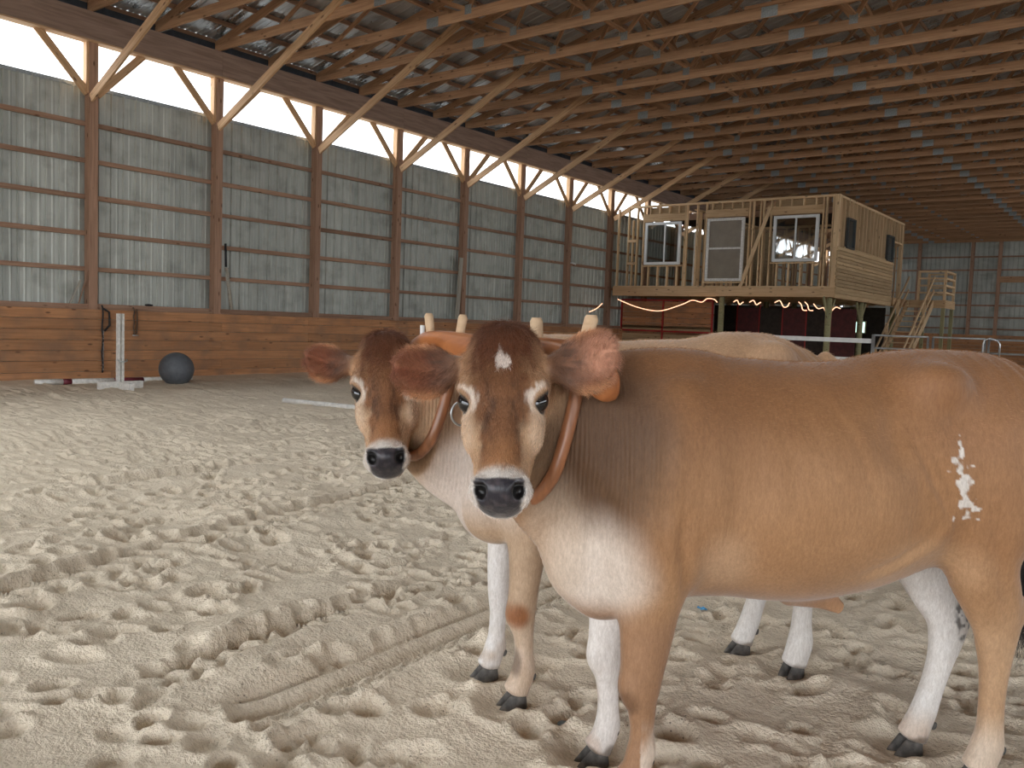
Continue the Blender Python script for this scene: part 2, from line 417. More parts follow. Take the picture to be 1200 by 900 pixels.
# near end behind the camera: closed gable over a wide open doorway
wf = empty('wall_front', (0, Y0, 0), kind='structure')
def end_sheets(xa, xb, zb):
    x = xa
    while x < xb - .2:
        h = min(roof_z(x), roof_z(x + 1.0)) + .1 - zb
        shared('metal_sheet', corr_mesh('metal_sheet', 1.0, h, .25, .022, M['sheet']), wf, Matrix(((0, 1, 0, x), (1, 0, 0, Y0 - .235), (0, 0, 1, zb), (0, 0, 0, 1))))
        x += 1.0
end_sheets(-17.0, -11.0, 0); end_sheets(11.0, 17.0, 0); end_sheets(-11.0, 11.0, 6.1)
bbox('door_header', (-11.1, Y0 - .2, 6.0), (11.1, Y0, 6.3), M['header'], wf)
for x in (-11.0, 11.0, -5.5, 5.5): bbox('post', (x - .1, Y0 - .19, 0 if abs(x) > 10 else 6.3), (x + .1, Y0, 8.5), M['post'], wf)

# dark closure between the truss heels, above the header
for q in (-1, 1):
    for k in range(len(TY) - 1):
        bbox('eave_closure', (min(q * 16.86, q * 16.84), TY[k] + .02, 7.02), (max(q * 16.86, q * 16.84), TY[k + 1] - .02, roof_z(16.86) - .06), M['closure'], ceil)
        bbox('heel_block', (min(q * 16.84, q * 16.3), TY[k] + .025, 7.02), (max(q * 16.84, q * 16.3), TY[k] + .045, 7.33), M['closure'], ceil)
# ================================================================== trampled sand
def graded(lo, f0, f1, hi, step, grow, cap):
    a = list(np.arange(f0, f1, step)); s = step; x = f0
    L = []
    while x > lo: s = min(s * grow, cap); x -= s; L.append(max(x, lo))
    R = []; s = step; x = a[-1]
    while x < hi: s = min(s * grow, cap); x += s; R.append(min(x, hi))
    return np.array(L[::-1] + a + R)
gxs = graded(WX - .02, -6.1, 1.0, -WX, .0150, 1.024, .8)
gys = graded(Y0 - 2, 1.3, 7.0, Y1 + .3, .0150, 1.022, 1.2)
rs = np.random.RandomState(11)
def vnoise(X, Y, s, seed):
    # smooth value noise of cell size s
    r = np.random.RandomState(seed); T = r.rand(256, 256)
    x = X / s + 1000.3; y = Y / s + 1000.7; xi = np.floor(x).astype(int); yi = np.floor(y).astype(int)
    fx = x - xi; fy = y - yi; fx = fx * fx * (3 - 2 * fx); fy = fy * fy * (3 - 2 * fy)
    a = T[xi % 256, yi % 256]; b = T[(xi + 1) % 256, yi % 256]; c = T[xi % 256, (yi + 1) % 256]; d = T[(xi + 1) % 256, (yi + 1) % 256]
    return (a * (1 - fx) + b * fx) * (1 - fy) + (c * (1 - fx) + d * fx) * fy - .5
GX, GY = np.meshgrid(gxs, gys, indexing='ij')
wx = GX + .10 * vnoise(GX, GY, .35, 1); wy = GY + .10 * vnoise(GX, GY, .35, 2)
Hh = .06 * vnoise(wx, wy, .9, 3) + .045 * vnoise(wx, wy, .42, 4) + .020 * vnoise(wx, wy, .20, 5) + .008 * vnoise(wx, wy, .09, 6) + .003 * vnoise(GX, GY, .04, 7)
# wind-rowed, crisp-edged little ridges between the prints
q1 = 1 - np.abs(2 * vnoise(wx, wy * .7, .30, 8)); q2 = 1 - np.abs(2 * vnoise(wx + 3, wy * .6, .16, 9))
Hh = Hh + .018 * q1 ** 1.5 + .011 * q2 ** 1.5 * (.5 + vnoise(GX, GY, .8, 10))
def stamp(cx, cy, R, fn):
    i0, i1 = np.searchsorted(gxs, [cx - R, cx + R]); j0, j1 = np.searchsorted(gys, [cy - R, cy + R])
    if i1 <= i0 or j1 <= j0: return
    sx, sy = GX[i0:i1, j0:j1] - cx, GY[i0:i1, j0:j1] - cy
    Hh[i0:i1, j0:j1] += fn(sx, sy)
def print_fn(a, rx, ry, dep):
    ca, sa = math.cos(a), math.sin(a)
    def f(sx, sy):
        u = (sx * ca + sy * sa) / rx; v = (-sx * sa + sy * ca) / ry; r = np.sqrt(u * u + v * v)
        bowl = -dep * np.clip(1 - r ** 4, 0, 1) * (1 + .35 * u)
        rim = dep * .32 * np.exp(-((r - 1.25) / .25) ** 2) * (1 - .5 * np.clip(u, -1, 1))
        return bowl + rim
    return f
# hoof prints all over the arena, denser where the camera sees them large
for k in range(8500):
    px_, py = rs.uniform(-16.3, 3.0), rs.uniform(.8, 15.5)
    near = (-6.5 < px_ < 1.6) and py < 7.5
    stamp(px_, py, .3, print_fn(rs.uniform(0, PI), rs.uniform(.055, .10), rs.uniform(.042, .068), rs.uniform(.018, .044)))
# vehicle tracks run along the arena: flattened strip, lugged tread pressed into it
def track(x0, y0, x1, y1, w, lug, dep, kind):
    d = np.array([x1 - x0, y1 - y0]); L = np.hypot(*d); d /= L
    u = (GX - x0) * d[0] + (GY - y0) * d[1]; v = -(GX - x0) * d[1] + (GY - y0) * d[0]
    v = v + .03 * np.sin(u * 1.1 + x0)
    m = np.clip((w / 2 - np.abs(v)) / .02, 0, 1) * np.clip(u / .3, 0, 1) * np.clip((L - u) / .3, 0, 1)
    if kind == 'chevron':
        ph = (u + np.abs(v) * .8) / lug; t = ph - np.floor(ph)
        pat = dep * (np.clip((.55 - t) / .12, -1, 1) * .5)
        side = ((u / (lug * 1.05)) % 1.0 - .5); hole = np.exp(-((side / .27) ** 2 + ((v - w * .42) / .040) ** 2) ** 1.5) * dep * 1.7
        pat = pat - hole
    elif kind == 'dots':
        a = np.sin(2 * PI * u / lug) * np.sin(2 * PI * v / lug); pat = dep * np.clip(a * 2.2, -1, .6)
    else:
        pat = dep * .25 * np.sin(2 * PI * u / lug + 6 * v)
    base = Hh * .14 - dep * .9 + .012
    rim = .018 * np.exp(-((np.abs(v) - w / 2 - .03) / .03) ** 2) * np.clip(u / .3, 0, 1) * np.clip((L - u) / .3, 0, 1)
    return m, base + pat, rim
for args in ((-4.17, 0.9, -5.95, 9.0, .36, .175, .048, 'chevron'), (-2.95, 1.6, -3.14, 5.2, .24, .12, .042, 'chevron'),
             (-6.6, 3.2, -7.3, 12.5, .34, .17, .036, 'chevron'), (-8.9, 3.5, -9.6, 14.5, .4, .17, .03, 'chevron')):
    m, h, rim = track(*args); Hh = Hh * (1 - m) + h * m + rim * .7
# the wheel rut nearest the camera: two furrows, a thin crest between them and a strip of small round lugs
X_ = GX + .012 * np.sin(GY * 2.3); my = np.clip((GY - 1.72) / .15, 0, 1) * np.clip((7.5 - GY) / .5, 0, 1)
mx = np.clip((.16 - np.abs(X_ + 2.50)) / .05, 0, 1) * my
lug = np.clip(np.sin(2 * PI * GY / .052) * np.sin(2 * PI * (X_ + .5 * .052 * np.floor(GY / .052)) / .052) * 2, -1, .5)
rut = -.030 * np.exp(-((X_ + 2.625) / .034) ** 2) + .014 * np.exp(-((X_ + 2.548) / .016) ** 2) - .034 * np.exp(-((X_ + 2.478) / .030) ** 2) + .017 * lug * np.clip((.062 - np.abs(X_ + 2.385)) / .012, 0, 1) - .008
Hh = Hh * (1 - .88 * mx) + rut * mx + .016 * np.exp(-((X_ + 2.70) / .03) ** 2) * my + .014 * np.exp(-((X_ + 2.30) / .025) ** 2) * my
# a few prints trodden over the tracks
for k in range(160):
    px_, py = rs.uniform(-6.0, 1.2), rs.uniform(1.1, 6.5)
    if -2.85 < px_ < -2.15: continue
    stamp(px_, py, .3, print_fn(rs.uniform(0, PI), rs.uniform(.07, .12), rs.uniform(.05, .085), rs.uniform(.02, .05)))
HOOF = [(-1.219, 2.228, -0.701, -0.713, -0.022), (-1.421, 2.365, -0.701, -0.713, -0.036), (-0.417, 3.038, -0.701, -0.713, -0.020), (-0.644, 3.160, -0.701, -0.713, -0.036), (-1.855, 2.495, -0.560, -0.828, -0.020), (-2.093, 2.623, -0.560, -0.828, -0.020), (-1.167, 3.494, -0.560, -0.828, -0.015), (-1.449, 3.612, -0.560, -0.828, -0.030)]     # where the eight hooves press in
for hx, hy, fx, fy, z in HOOF:
    i0, i1 = np.searchsorted(gxs, [hx - .4, hx + .4]); j0, j1 = np.searchsorted(gys, [hy - .4, hy + .4])
    dx, dy = GX[i0:i1, j0:j1] - hx, GY[i0:i1, j0:j1] - hy; u = dx * fx + dy * fy; v = -dx * fy + dy * fx
    r = np.sqrt((u / 1.25) ** 2 + v ** 2); k = np.clip((r - .06) / .14, 0, 1); k = k * k * (3 - 2 * k)
    Hh[i0:i1, j0:j1] = Hh[i0:i1, j0:j1] * k + (z + .008) * (1 - k) + (.024 + .01 * math.sin(hx * 40)) * np.exp(-((r - .135) / .04) ** 2)
edge = np.clip((GX - WX) / .8, 0, 1)
Hh = Hh * (.35 + .65 * edge) + .05 * (1 - edge) ** 2
far = np.clip((GY - 16) / 10, 0, 1); Hh = Hh * (1 - .8 * far)
nx, ny = Hh.shape
V = np.stack([GX, GY, Hh], -1).reshape(-1, 3).astype(np.float32)
ii, jj = np.meshgrid(np.arange(nx - 1), np.arange(ny - 1), indexing='ij')
a = (ii * ny + jj).ravel(); Fq = np.stack([a, a + ny, a + ny + 1, a + 1], -1).astype(np.int32)
def fast_mesh(name, V, Fq, mat):
    me = bpy.data.meshes.new(name); n = len(Fq)
    me.vertices.add(len(V)); me.vertices.foreach_set('co', V.ravel())
    me.loops.add(n * 4); me.loops.foreach_set('vertex_index', Fq.ravel())
    me.polygons.add(n); me.polygons.foreach_set('loop_start', np.arange(0, n * 4, 4, dtype=np.int32))
    me.polygons.foreach_set('use_smooth', np.ones(n, dtype=bool))
    me.update(calc_edges=True); me.materials.append(mat); return me
def sand_mat():
    m, nt, b = new_mat('arena_sand')
    geo = N(nt, 'NewGeometry')
    def nz(s, det, rough=.6):
        n = N(nt, 'TexNoise'); n.inputs['Scale'].default_value = s; n.inputs['Detail'].default_value = det; n.inputs['Roughness'].default_value = rough
        nt.links.new(geo.outputs['Position'], n.inputs['Vector']); return n.outputs[0]
    n1 = nz(1.3, 5); n2 = nz(70, 3); n3 = nz(14, 6)
    c = ramp(nt, n1, [(.3, (.70, .595, .46)), (.7, (.84, .73, .58))])
    c2 = ramp(nt, n2, [(.25, (.35, .29, .22)), (.42, (.68, .57, .44)), (.75, (.82, .72, .58))])
    c = mix(nt, .45, c, c2)
    c3 = ramp(nt, n3, [(.35, (.68, .57, .44)), (.6, (.84, .73, .58))])
    c = mix(nt, .3, c, c3)
    # scattered dark crumbs of bedding
    v = N(nt, 'TexVoronoi'); v.inputs['Scale'].default_value = 38; nt.links.new(geo.outputs['Position'], v.inputs['Vector'])
    k = N(nt, 'MapRange'); k.inputs['From Min'].default_value = .10; k.inputs['From Max'].default_value = .16; k.inputs['To Min'].default_value = .8; k.inputs['To Max'].default_value = 0
    nt.links.new(v.outputs['Distance'], k.inputs['Value'])
    g = N(nt, 'MapRange'); g.inputs['From Min'].default_value = .52; g.inputs['From Max'].default_value = .6; nt.links.new(nz(3.1, 3), g.inputs['Value'])
    mm = N(nt, 'Math', operation='MULTIPLY'); nt.links.new(k.outputs[0], mm.inputs[0]); nt.links.new(g.outputs[0], mm.inputs[1])
    c = mix(nt, mm.outputs[0], c, (.16, .12, .085))
    nt.links.new(c, b.inputs['Base Color']); b.inputs['Roughness'].default_value = .95; b.inputs['Specular IOR Level'].default_value = .15
    ad = N(nt, 'Math', operation='ADD'); s3 = N(nt, 'Math', operation='MULTIPLY'); s3.inputs[1].default_value = 2.2; nt.links.new(n3, s3.inputs[0])
    nt.links.new(n2, ad.inputs[0]); nt.links.new(s3.outputs[0], ad.inputs[1])
    bump(nt, b, ad.outputs[0], .95, .012)
    return m
me = fast_mesh('floor', V, Fq, sand_mat())
link(bpy.data.objects.new('floor', me), None, None, kind='structure')
def ground_z(x, y):
    i = int(np.clip(np.searchsorted(gxs, x), 1, nx - 1)); j = int(np.clip(np.searchsorted(gys, y), 1, ny - 1)); return float(Hh[i, j])
print('ground verts', len(V))
# ================================================================== raised timber-framed room at the far end
HX0, HX1, HY0, HY1 = -16.5, -8.55, 27.4, 35.5
FZ, TZ = 2.92, 5.80
loft = empty('loft_room', ((HX0 + HX1) / 2, (HY0 + HY1) / 2, 0), label='unfinished timber-framed room raised on posts above the stalls at the far end', category='room')
sm = M['stud']
# floor
bbox('rim_beam', (-16.5, HY0 - .04, 2.60), (-12.45, HY0, FZ), M['beam'], loft)
bbox('rim_beam', (-12.45, HY0 - .04, 2.62), (-8.5, HY0, FZ), M['beam'], loft)
bbox('rim_beam', (HX1, HY0, 2.60), (HX1 + .04, HY1, FZ), M['beam'], loft)
for k in range(20):
    x = HX0 + .2 + k * .4
    bbox('floor_joist', (x - .02, HY0, 2.64), (x + .02, HY1, 2.88), M['beam'], loft)
bbox('floor_deck', (HX0, HY0, 2.88), (HX1, HY1, FZ), M['osb'], loft)
def wall_studs(a, b, xs, z0, z1, y=None, x=None):
    pass
# front wall: plates
zt2 = TZ
bbox('sole_plate', (HX0, HY0, FZ), (HX1, HY0 + .12, FZ + .04), sm, loft)
bbox('top_plate', (HX0 + .6, HY0, TZ - .07), (HX1, HY0 + .12, TZ), sm, loft)
wins = {'a': (-15.25, -13.86, 3.70, 5.18), 'd': (-12.88, -11.56, 3.12, 5.22), 'c': (-10.57, -9.12, 3.74, 5.20)}
def stud(x, z0=FZ + .04, z1=TZ - .07, y=HY0 + .06, w=.045, n='stud'):
    bbox(n, (x - w / 2, y - .055, z0), (x + w / 2, y + .055, z1), sm, loft)
for x in (-16.40, -15.98, -15.62, -15.36, -13.74, -13.68, -13.30, -12.96, -11.42, -11.05, -10.95, -10.70, -9.02, -8.92, -8.72, -8.60):
    stud(x)
for x in (-11.30,): stud(x)
for a, b, zb, zt in wins.values():
    bbox('window_header', (a - .1, HY0 - .004, zt + .04), (b + .1, HY0 + .1, zt + .30), M['beam'], loft)
    n = 4
    for k in range(n):
        x = a - .05 + (b - a + .1) * (k + .5) / n
        stud(x, zt + .31)
        if zb > 3.3: stud(x, FZ + .04, zb - .06)
    bbox('window_sill_board', (a - .08, HY0, zb - .06), (b + .08, HY0 + .12, zb - .02), sm, loft)
    if zt < 5.21:
        pass
# ladder blocks at the left end of the front wall
for z in (3.72, 4.52): bbox('blocking', (-15.96, HY0, z), (-15.64, HY0 + .1, z + .09), sm, loft)
stud(-15.80, FZ + .04, 5.3)
# filler panels between the studs above the windows
for x0, x1 in ((-15.2, -13.8), (-12.9, -11.5), (-10.6, -9.1)):
    bbox('upper_panel', (x0, HY0 + .115, 5.50), (x1, HY0 + .13, TZ - .08), M['osb'], loft)
# let-in diagonal brace
beam('diagonal_brace', (-11.62, HY0 - .02, FZ), (-10.72, HY0 - .02, 5.5), .03, .11, sm, loft, up=(0, 1, 0)) if False else beam('diagonal_brace', (-11.62, HY0 - .02, FZ), (-10.72, HY0 - .02, 5.5), .04, .12, sm, loft)
bbox('corner_post', (HX1 - .13, HY0 - .01, FZ), (HX1 + .02, HY0 + .14, TZ), sm, loft)
# windows
def window_unit(name, a, b, zb, zt, y, fw, mull, pane_mat, parent, fm, dirx=False, mullz=None, **props):
    w = empty(name, ((a + b) / 2, y, zb) if not dirx else (y, (a + b) / 2, zb), parent, **props)
    def bb(n, u0, u1, z0, z1, d0, d1, m):
        if dirx: bbox(n, (y + d0, u0, z0), (y + d1, u1, z1), m, w)
        else: bbox(n, (u0, y + d0, z0), (u1, y + d1, z1), m, w)
    bb('window_frame', a, b, zt - fw, zt, -.04, .05, fm); bb('window_frame', a, b, zb, zb + fw, -.04, .05, fm)
    bb('window_frame', a, a + fw, zb + fw, zt - fw, -.04, .05, fm); bb('window_frame', b - fw, b, zb + fw, zt - fw, -.04, .05, fm)
    if mull:
        m_ = a + (b - a) * mull
        bb('mullion', m_ - .025, m_ + .025, zb + fw, zt - fw, -.025, .035, fm)
        bb('pane', a + fw, m_ - .025, zb + fw, zt - fw, .0, .006, pane_mat); bb('pane', m_ + .025, b - fw, zb + fw, zt - fw, .0, .006, pane_mat)
    elif mullz:
        m_ = zb + (zt - zb) * mullz
        bb('glazing_bar', a + fw, b - fw, m_ - .03, m_ + .03, -.025, .035, fm)
        bb('pane', a + fw, b - fw, zb + fw, m_ - .03, .0, .006, pane_mat); bb('pane', a + fw, b - fw, m_ + .03, zt - fw, .0, .006, pane_mat)
    else:
        bb('pane', a + fw, b - fw, zb + fw, zt - fw, .0, .006, pane_mat)
    return w
window_unit('sliding_window', *wins['a'], HY0 - .03, .09, .56, M['glass'], loft, M['frame_white'])
window_unit('plastic_covered_window', *wins['d'], HY0 - .03, .09, None, plain('dusty_plastic_film', (.24, .20, .15), .35, 0, .12, scale=3), loft, M['whitewood'], mullz=.52)
window_unit('sliding_window', *wins['c'], HY0 - .03, .09, .5, M['glass'], loft, M['frame_white'])
# right-hand side wall
bbox('top_plate', (HX1 - .12, HY0 + .14, TZ - .07), (HX1, HY1, TZ), sm, loft)
bbox('sole_plate', (HX1 - .12, HY0 + .14, FZ), (HX1, 33.9, FZ + .04), sm, loft)
y = HY0 + .32
while y < HY1:
    if not (34.2 < y < 35.2):
        bbox('stud', (HX1 - .11, y - .022, FZ + .04), (HX1, y + .022, TZ - .07), sm, loft)
    else:
        bbox('stud', (HX1 - .11, y - .022, 5.0), (HX1, y + .022, TZ - .07), sm, loft)
    y += .40
for yy in (34.05, 34.12, 35.25, 35.45): bbox('stud', (HX1 - .11, yy - .022, FZ + .04), (HX1, yy + .022, TZ - .07), sm, loft)
bbox('door_lintel', (HX1 - .12, 34.1, 4.96), (HX1, 35.3, 5.02), sm, loft)
for k in range(14):
    z = 2.62 + k * .112; off = .014 * (k % 2)
    y1 = 33.95 + rnd.uniform(-.02, .02)
    beam('siding_board', (HX1 + .05 + off, HY0 - .06 + rnd.uniform(-.05, .02), z + .056), (HX1 + .05 + off, y1, z + .056), .028, .098, M['siding'], loft)
bbox('siding_board', (HX1 + .03, HY0 + .6, 4.19), (HX1 + .055, 33.5, 4.24), M['siding'], loft)
gdark = plain('dark_tinted_pane', (.05, .06, .06), .15, 0, .1)
window_unit('side_window', 28.15, 28.95, 4.20, 5.16, HX1 + .06, .06, None, gdark, loft, plain('dark_window_frame', (.04, .045, .045), .4), dirx=True)
window_unit('side_window', 32.95, 33.75, 4.20, 5.12, HX1 + .06, .06, None, gdark, loft, bpy.data.materials['dark_window_frame'], dirx=True)
# back and partition walls seen through the studs
bbox('sole_plate', (HX0, HY1 - .12, FZ), (HX1, HY1, FZ + .04), sm, loft)
bbox('top_plate', (HX0, HY1 - .12, TZ - .07), (HX1, HY1, TZ), sm, loft)
x = HX0 + .1
while x < HX1: 
    bbox('stud', (x - .022, HY1 - .11, FZ + .04), (x + .022, HY1, TZ - .07), sm, loft); x += .4
bbox('partition_panel', (-13.40, 31.0, FZ), (-13.36, 35.3, 5.5), M['osb'], loft)
y = 27.9
while y < 31.2:
    bbox('stud', (-13.45, y - .022, FZ + .04), (-13.34, y + .022, 5.55), sm, loft); y += .4
bbox('partition_plate', (-13.45, 27.5, 5.55), (-13.34, 35.4, 5.60), sm, loft)
for k in range(9):
    x = -12.9 + k * .42
    bbox('stud', (x - .022, 31.4, FZ + .04), (x + .022, 31.5, 5.3), sm, loft)
bbox('partition_plate', (-13.3, 31.4, 5.3), (-9.3, 31.5, 5.38), sm, loft)
bbox('ceiling_panel', (-16.3, 29.5, 5.72), (-9.0, 35.4, 5.74), M['dark'], loft)
bbox('ceiling_joist_band', (-16.3, 29.45, 5.5), (-8.7, 29.5, 5.72), M['girt'], loft)
bbox('drywall_sheet', (-13.30, 27.75, FZ + .04), (-12.99, 27.79, 5.0), M['white'], loft) if False else beam('white_trim_board', (-13.55, 27.9, FZ + .04), (-13.58, 28.0, 4.9), .14, .03, M['white'], loft, up=(0, 1, 0))
# round posts below
for x, y, ybr in ((-12.28, 27.5, 0), (-8.72, 27.55, 1), (-8.72, 31.0, 1), (-8.72, 35.2, 0), (-12.28, 31.5, 0), (-13.3, 33.2, 0), (-11.75, 33.0, 0), (-10.6, 33.2, 0), (-10.2, 35.2, 0)):
    V, F = tube_geo([(x, y, 0), (x, y, 2.6)], .095, 10)
    meshobj('support_post', V, F, M['treated'], loft, smooth=True)
    if ybr:
        for q in (-1, 1): beam('knee_brace', (x, y + q * .1, 2.0), (x, y + q * .55, 2.6), .05, .09, M['treated'], loft)

# landing and staircase
st = empty('staircase', (-7.9, 35.0, 0), label='timber staircase with a railed landing beside the raised framed room', category='staircase')
LZ = 2.92
bbox('landing_deck', (-8.5, 35.9, LZ - .04), (-7.05, 37.6, LZ), M['beam'], st)
bbox('landing_rim', (-8.5, 35.86, LZ - .30), (-7.05, 35.90, LZ), M['beam'], st)
bbox('landing_rim', (-7.05, 35.86, LZ - .30), (-7.01, 37.6, LZ), M['beam'], st)
bbox('landing_rim', (-8.46, 34.0, LZ - .30), (-8.42, 35.86, LZ), M['beam'], st)
for x, y in ((-7.1, 35.95), (-7.1, 37.5), (-8.0, 36.9)): bbox('landing_post', (x - .06, y - .06, 0), (x + .06, y + .06, LZ - .3), M['treated'], st)
for x, y in ((-8.0, 35.92), (-7.08, 35.92), (-7.08, 37.55), (-8.0, 37.55)): bbox('rail_post', (x - .045, y - .045, LZ), (x + .045, y + .045, LZ + 1.12), sm, st)
for z in (.28, .55, .82, 1.08):
    bbox('rail', (-8.0, 35.86, LZ + z - .035), (-7.08, 35.88, LZ + z + .035), sm, st)
    bbox('rail', (-7.06, 35.9, LZ + z - .035), (-7.04, 37.55, LZ + z + .035), sm, st)
    bbox('rail', (-8.0, 37.55, LZ + z - .035), (-7.08, 37.57, LZ + z + .035), sm, st)
sy0, sy1 = 31.6, 35.86
for x in (-8.35, -7.45):
    beam('stringer', (x, sy0, .05), (x, sy1, LZ - .12), .045, .27, sm, st)
ns = 14
for k in range(1, ns):
    f = k / ns; y = sy0 + (sy1 - sy0) * f; z = .05 + (LZ - .1) * f
    bbox('tread', (-8.33, y - .14, z - .02), (-7.47, y + .14, z + .02), sm, st)
for x in (-8.35, -7.45):
    for z in (.42, .92): beam('handrail', (x, sy0 + .1, .05 + z), (x, sy1, LZ + z - .05), .04, .09, sm, st)
    for k in (0.03, .34, .66): 
        y = sy0 + (sy1 - sy0) * k; bbox('rail_post', (x - .045, y - .03, .1 + (LZ - .1) * k), (x + .045, y + .05, 1.0 + (LZ - .1) * k), sm, st)

# ------------------------------------------------------------------ below the room: stall fronts, clutter, lights
sw = empty('stall_front', (-14.9, 29.0, 0), label='red steel-framed stall front filled with horizontal boards under the raised room, left end', category='stall front')
gx0, gx1, gy = -17.0, -13.1, 28.6
for x in (gx0 + .2, -15.05, gx1): bbox('red_post', (x - .03, gy - .03, 0), (x + .03, gy + .03, 2.5), M['redsteel'], sw)
for z in (1.36, 2.5): bbox('red_rail', (gx0 + .2, gy - .03, z - .03), (gx1, gy + .03, z + .03), M['redsteel'], sw)
for k in range(12):
    z = .06 + k * .2
    for a, b in ((gx0 + .24, -15.09), (-15.01, gx1 - .04)):
        if k == 6: continue
        bbox('board', (a, gy + .0, z), (b, gy + .03, z + .19), M['osb'] if k < 6 else M['kick'], sw)
bbox('board', (gx0 + .24, gy, 1.40), (gx1 - .04, gy + .03, 1.56), M['osb'], sw)
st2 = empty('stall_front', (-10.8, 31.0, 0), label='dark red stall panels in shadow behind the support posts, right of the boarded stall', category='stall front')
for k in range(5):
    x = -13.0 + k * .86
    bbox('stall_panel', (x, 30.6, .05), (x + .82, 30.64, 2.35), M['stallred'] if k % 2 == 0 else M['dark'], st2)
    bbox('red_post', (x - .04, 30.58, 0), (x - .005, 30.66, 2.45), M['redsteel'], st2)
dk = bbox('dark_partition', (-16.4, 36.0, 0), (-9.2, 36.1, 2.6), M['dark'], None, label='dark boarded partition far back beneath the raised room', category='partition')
lw = empty('lit_window', (-9.5, 33.9, 1.55), label='small glowing pale green window in the dark below the raised room', category='window')
bbox('pane', (-9.68, 33.9, 1.58), (-9.34, 33.92, 1.98), M['lit_window'], lw)
for a, b, c, d in ((-9.72, -9.30, 1.98, 2.02), (-9.72, -9.30, 1.54, 1.58), (-9.72, -9.68, 1.54, 2.02), (-9.34, -9.30, 1.54, 2.02)):
    bbox('window_frame', (a, 33.88, c), (b, 33.94, d), M['treated'], lw)
# ================================================================== string of warm lights
def rope(name, pts, label):
    # each bright run of the rope light: a smooth hanging curve
    P = []
    n = len(pts)
    for i in range(n - 1):
        p0 = Vector(pts[max(i - 1, 0)]); p1 = Vector(pts[i]); p2 = Vector(pts[i + 1]); p3 = Vector(pts[min(i + 2, n - 1)])
        for k in range(6):
            t = k / 6
            P.append(.5 * ((2 * p1) + (-p0 + p2) * t + (2 * p0 - 5 * p1 + 4 * p2 - p3) * t * t + (-p0 + 3 * p1 - 3 * p2 + p3) * t ** 3))
    P.append(Vector(pts[-1]))
    return tube(name, P, .016, M['rope_light'], None, 6, label=label, category='rope light', group='warm rope lights below the raised room')
ry = 27.25
rope('rope_light', [(-16.2, ry, 2.46), (-15.5, ry, 2.22), (-14.8, ry, 2.08), (-14.3, ry, 2.10), (-13.6, ry, 2.32), (-13.25, ry, 2.46), (-12.9, ry, 2.40), (-12.7, ry, 2.52), (-12.45, ry, 2.50), (-12.33, ry, 2.40)], 'long drooping warm rope light across the red-framed stall front')
rope('rope_light', [(-17.0 + .4, 26.0, 1.95), (-16.6 + .1, 26.3, 2.08), (-16.45, 26.6, 2.28)], 'short slanting end of warm rope light left of the raised room')
rl = 'short wavy warm rope light below the room, %s'
zz = 2.42
for i, (x, w) in enumerate(((-11.75, .30), (-11.2, .34), (-10.35, .42))):
    rope('rope_light', [(x, ry, zz), (x + w * .4, ry, zz + .06), (x + w * .7, ry, zz - .08 - .05 * (i == 2)), (x + w, ry, zz - .02 - .1 * (i == 2)), (x + w * 1.15, ry, zz)],
         rl % ('just right of the front left support post', 'second from the front left support post', 'midway along the front edge')[i])
for i, x in enumerate((-9.75, -9.55)):
    rope('rope_light', [(x, ry + .5, zz + .05), (x + .09, ry + .5, zz - .04), (x + .15, ry + .5, zz - .2), (x + .28, ry + .5, zz - .22)], rl % ('left of a close pair', 'right of a close pair')[i])
rope('rope_light', [(-9.3, ry + .6, zz), (-9.15, ry + .6, zz - .15), (-8.98, ry + .6, zz - .12), (-8.9, ry + .6, zz - .24), (-8.75, ry + .6, zz - .24), (-8.6, ry + .6, zz - .1), (-8.45, ry + .6, zz - .14)], rl % 'coiled run nearest the corner post')

# ================================================================== rails and gates across the arena
def pipe_gate(x0, x1, y, label, zt=1.46, hoop=None, mid=True):
    g = empty('pipe_gate', ((x0 + x1) / 2, y, 0), label=label, category='gate', group='galvanised pipe panels across the arena')
    for z in (zt, zt - .28, zt - .56, zt - .84, .38):
        tube('rail', [(x0, y, z), (x1, y, z)], .021, M['pipe'], g, 8)
    for x in (x0, x1): tube('upright', [(x, y, .02), (x, y, zt)], .024, M['pipe'], g, 8)
    return g
pipe_gate(-5.30, -4.20, 20, 'galvanised pipe panel across the arena, left of the double uprights')
pipe_gate(-4.10, -3.12, 20, 'galvanised pipe panel across the arena, between the double uprights and the hoop')
pipe_gate(-3.05, -.6, 20, 'galvanised pipe panel across the arena, right of the hoop', 1.45)
hp = [(-3.14, 19.95, .02), (-3.14, 19.95, 1.34), (-3.12, 19.95, 1.44), (-3.02, 19.95, 1.48), (-2.88, 19.95, 1.43), (-2.84, 19.95, 1.36), (-2.84, 19.95, 1.1)]
tube('latch_hoop', hp, .02, M['pipe'], None, 8, label='bent pipe hoop standing at the gate joint behind the brown back', category='hoop')
wr = empty('white_rail', (-6.2, 18, 0), label='white plastic rail on uprights between the far cow and the pipe gates', category='rail')
bbox('rail', (-7.2, 18.0, 1.29), (-4.83, 18.05, 1.38), M['white'], wr)
bbox('rail', (-7.2, 18.0, .90), (-4.83, 18.05, .99), M['white'], wr)
tube('end_upright', [(-4.80, 18.02, .0), (-4.80, 18.02, 1.47)], .022, M['pipe'], wr, 8)
for x in (-7.05,): bbox('upright', (x - .05, 18.06, 0), (x + .05, 18.14, 1.34), M['white'], wr)

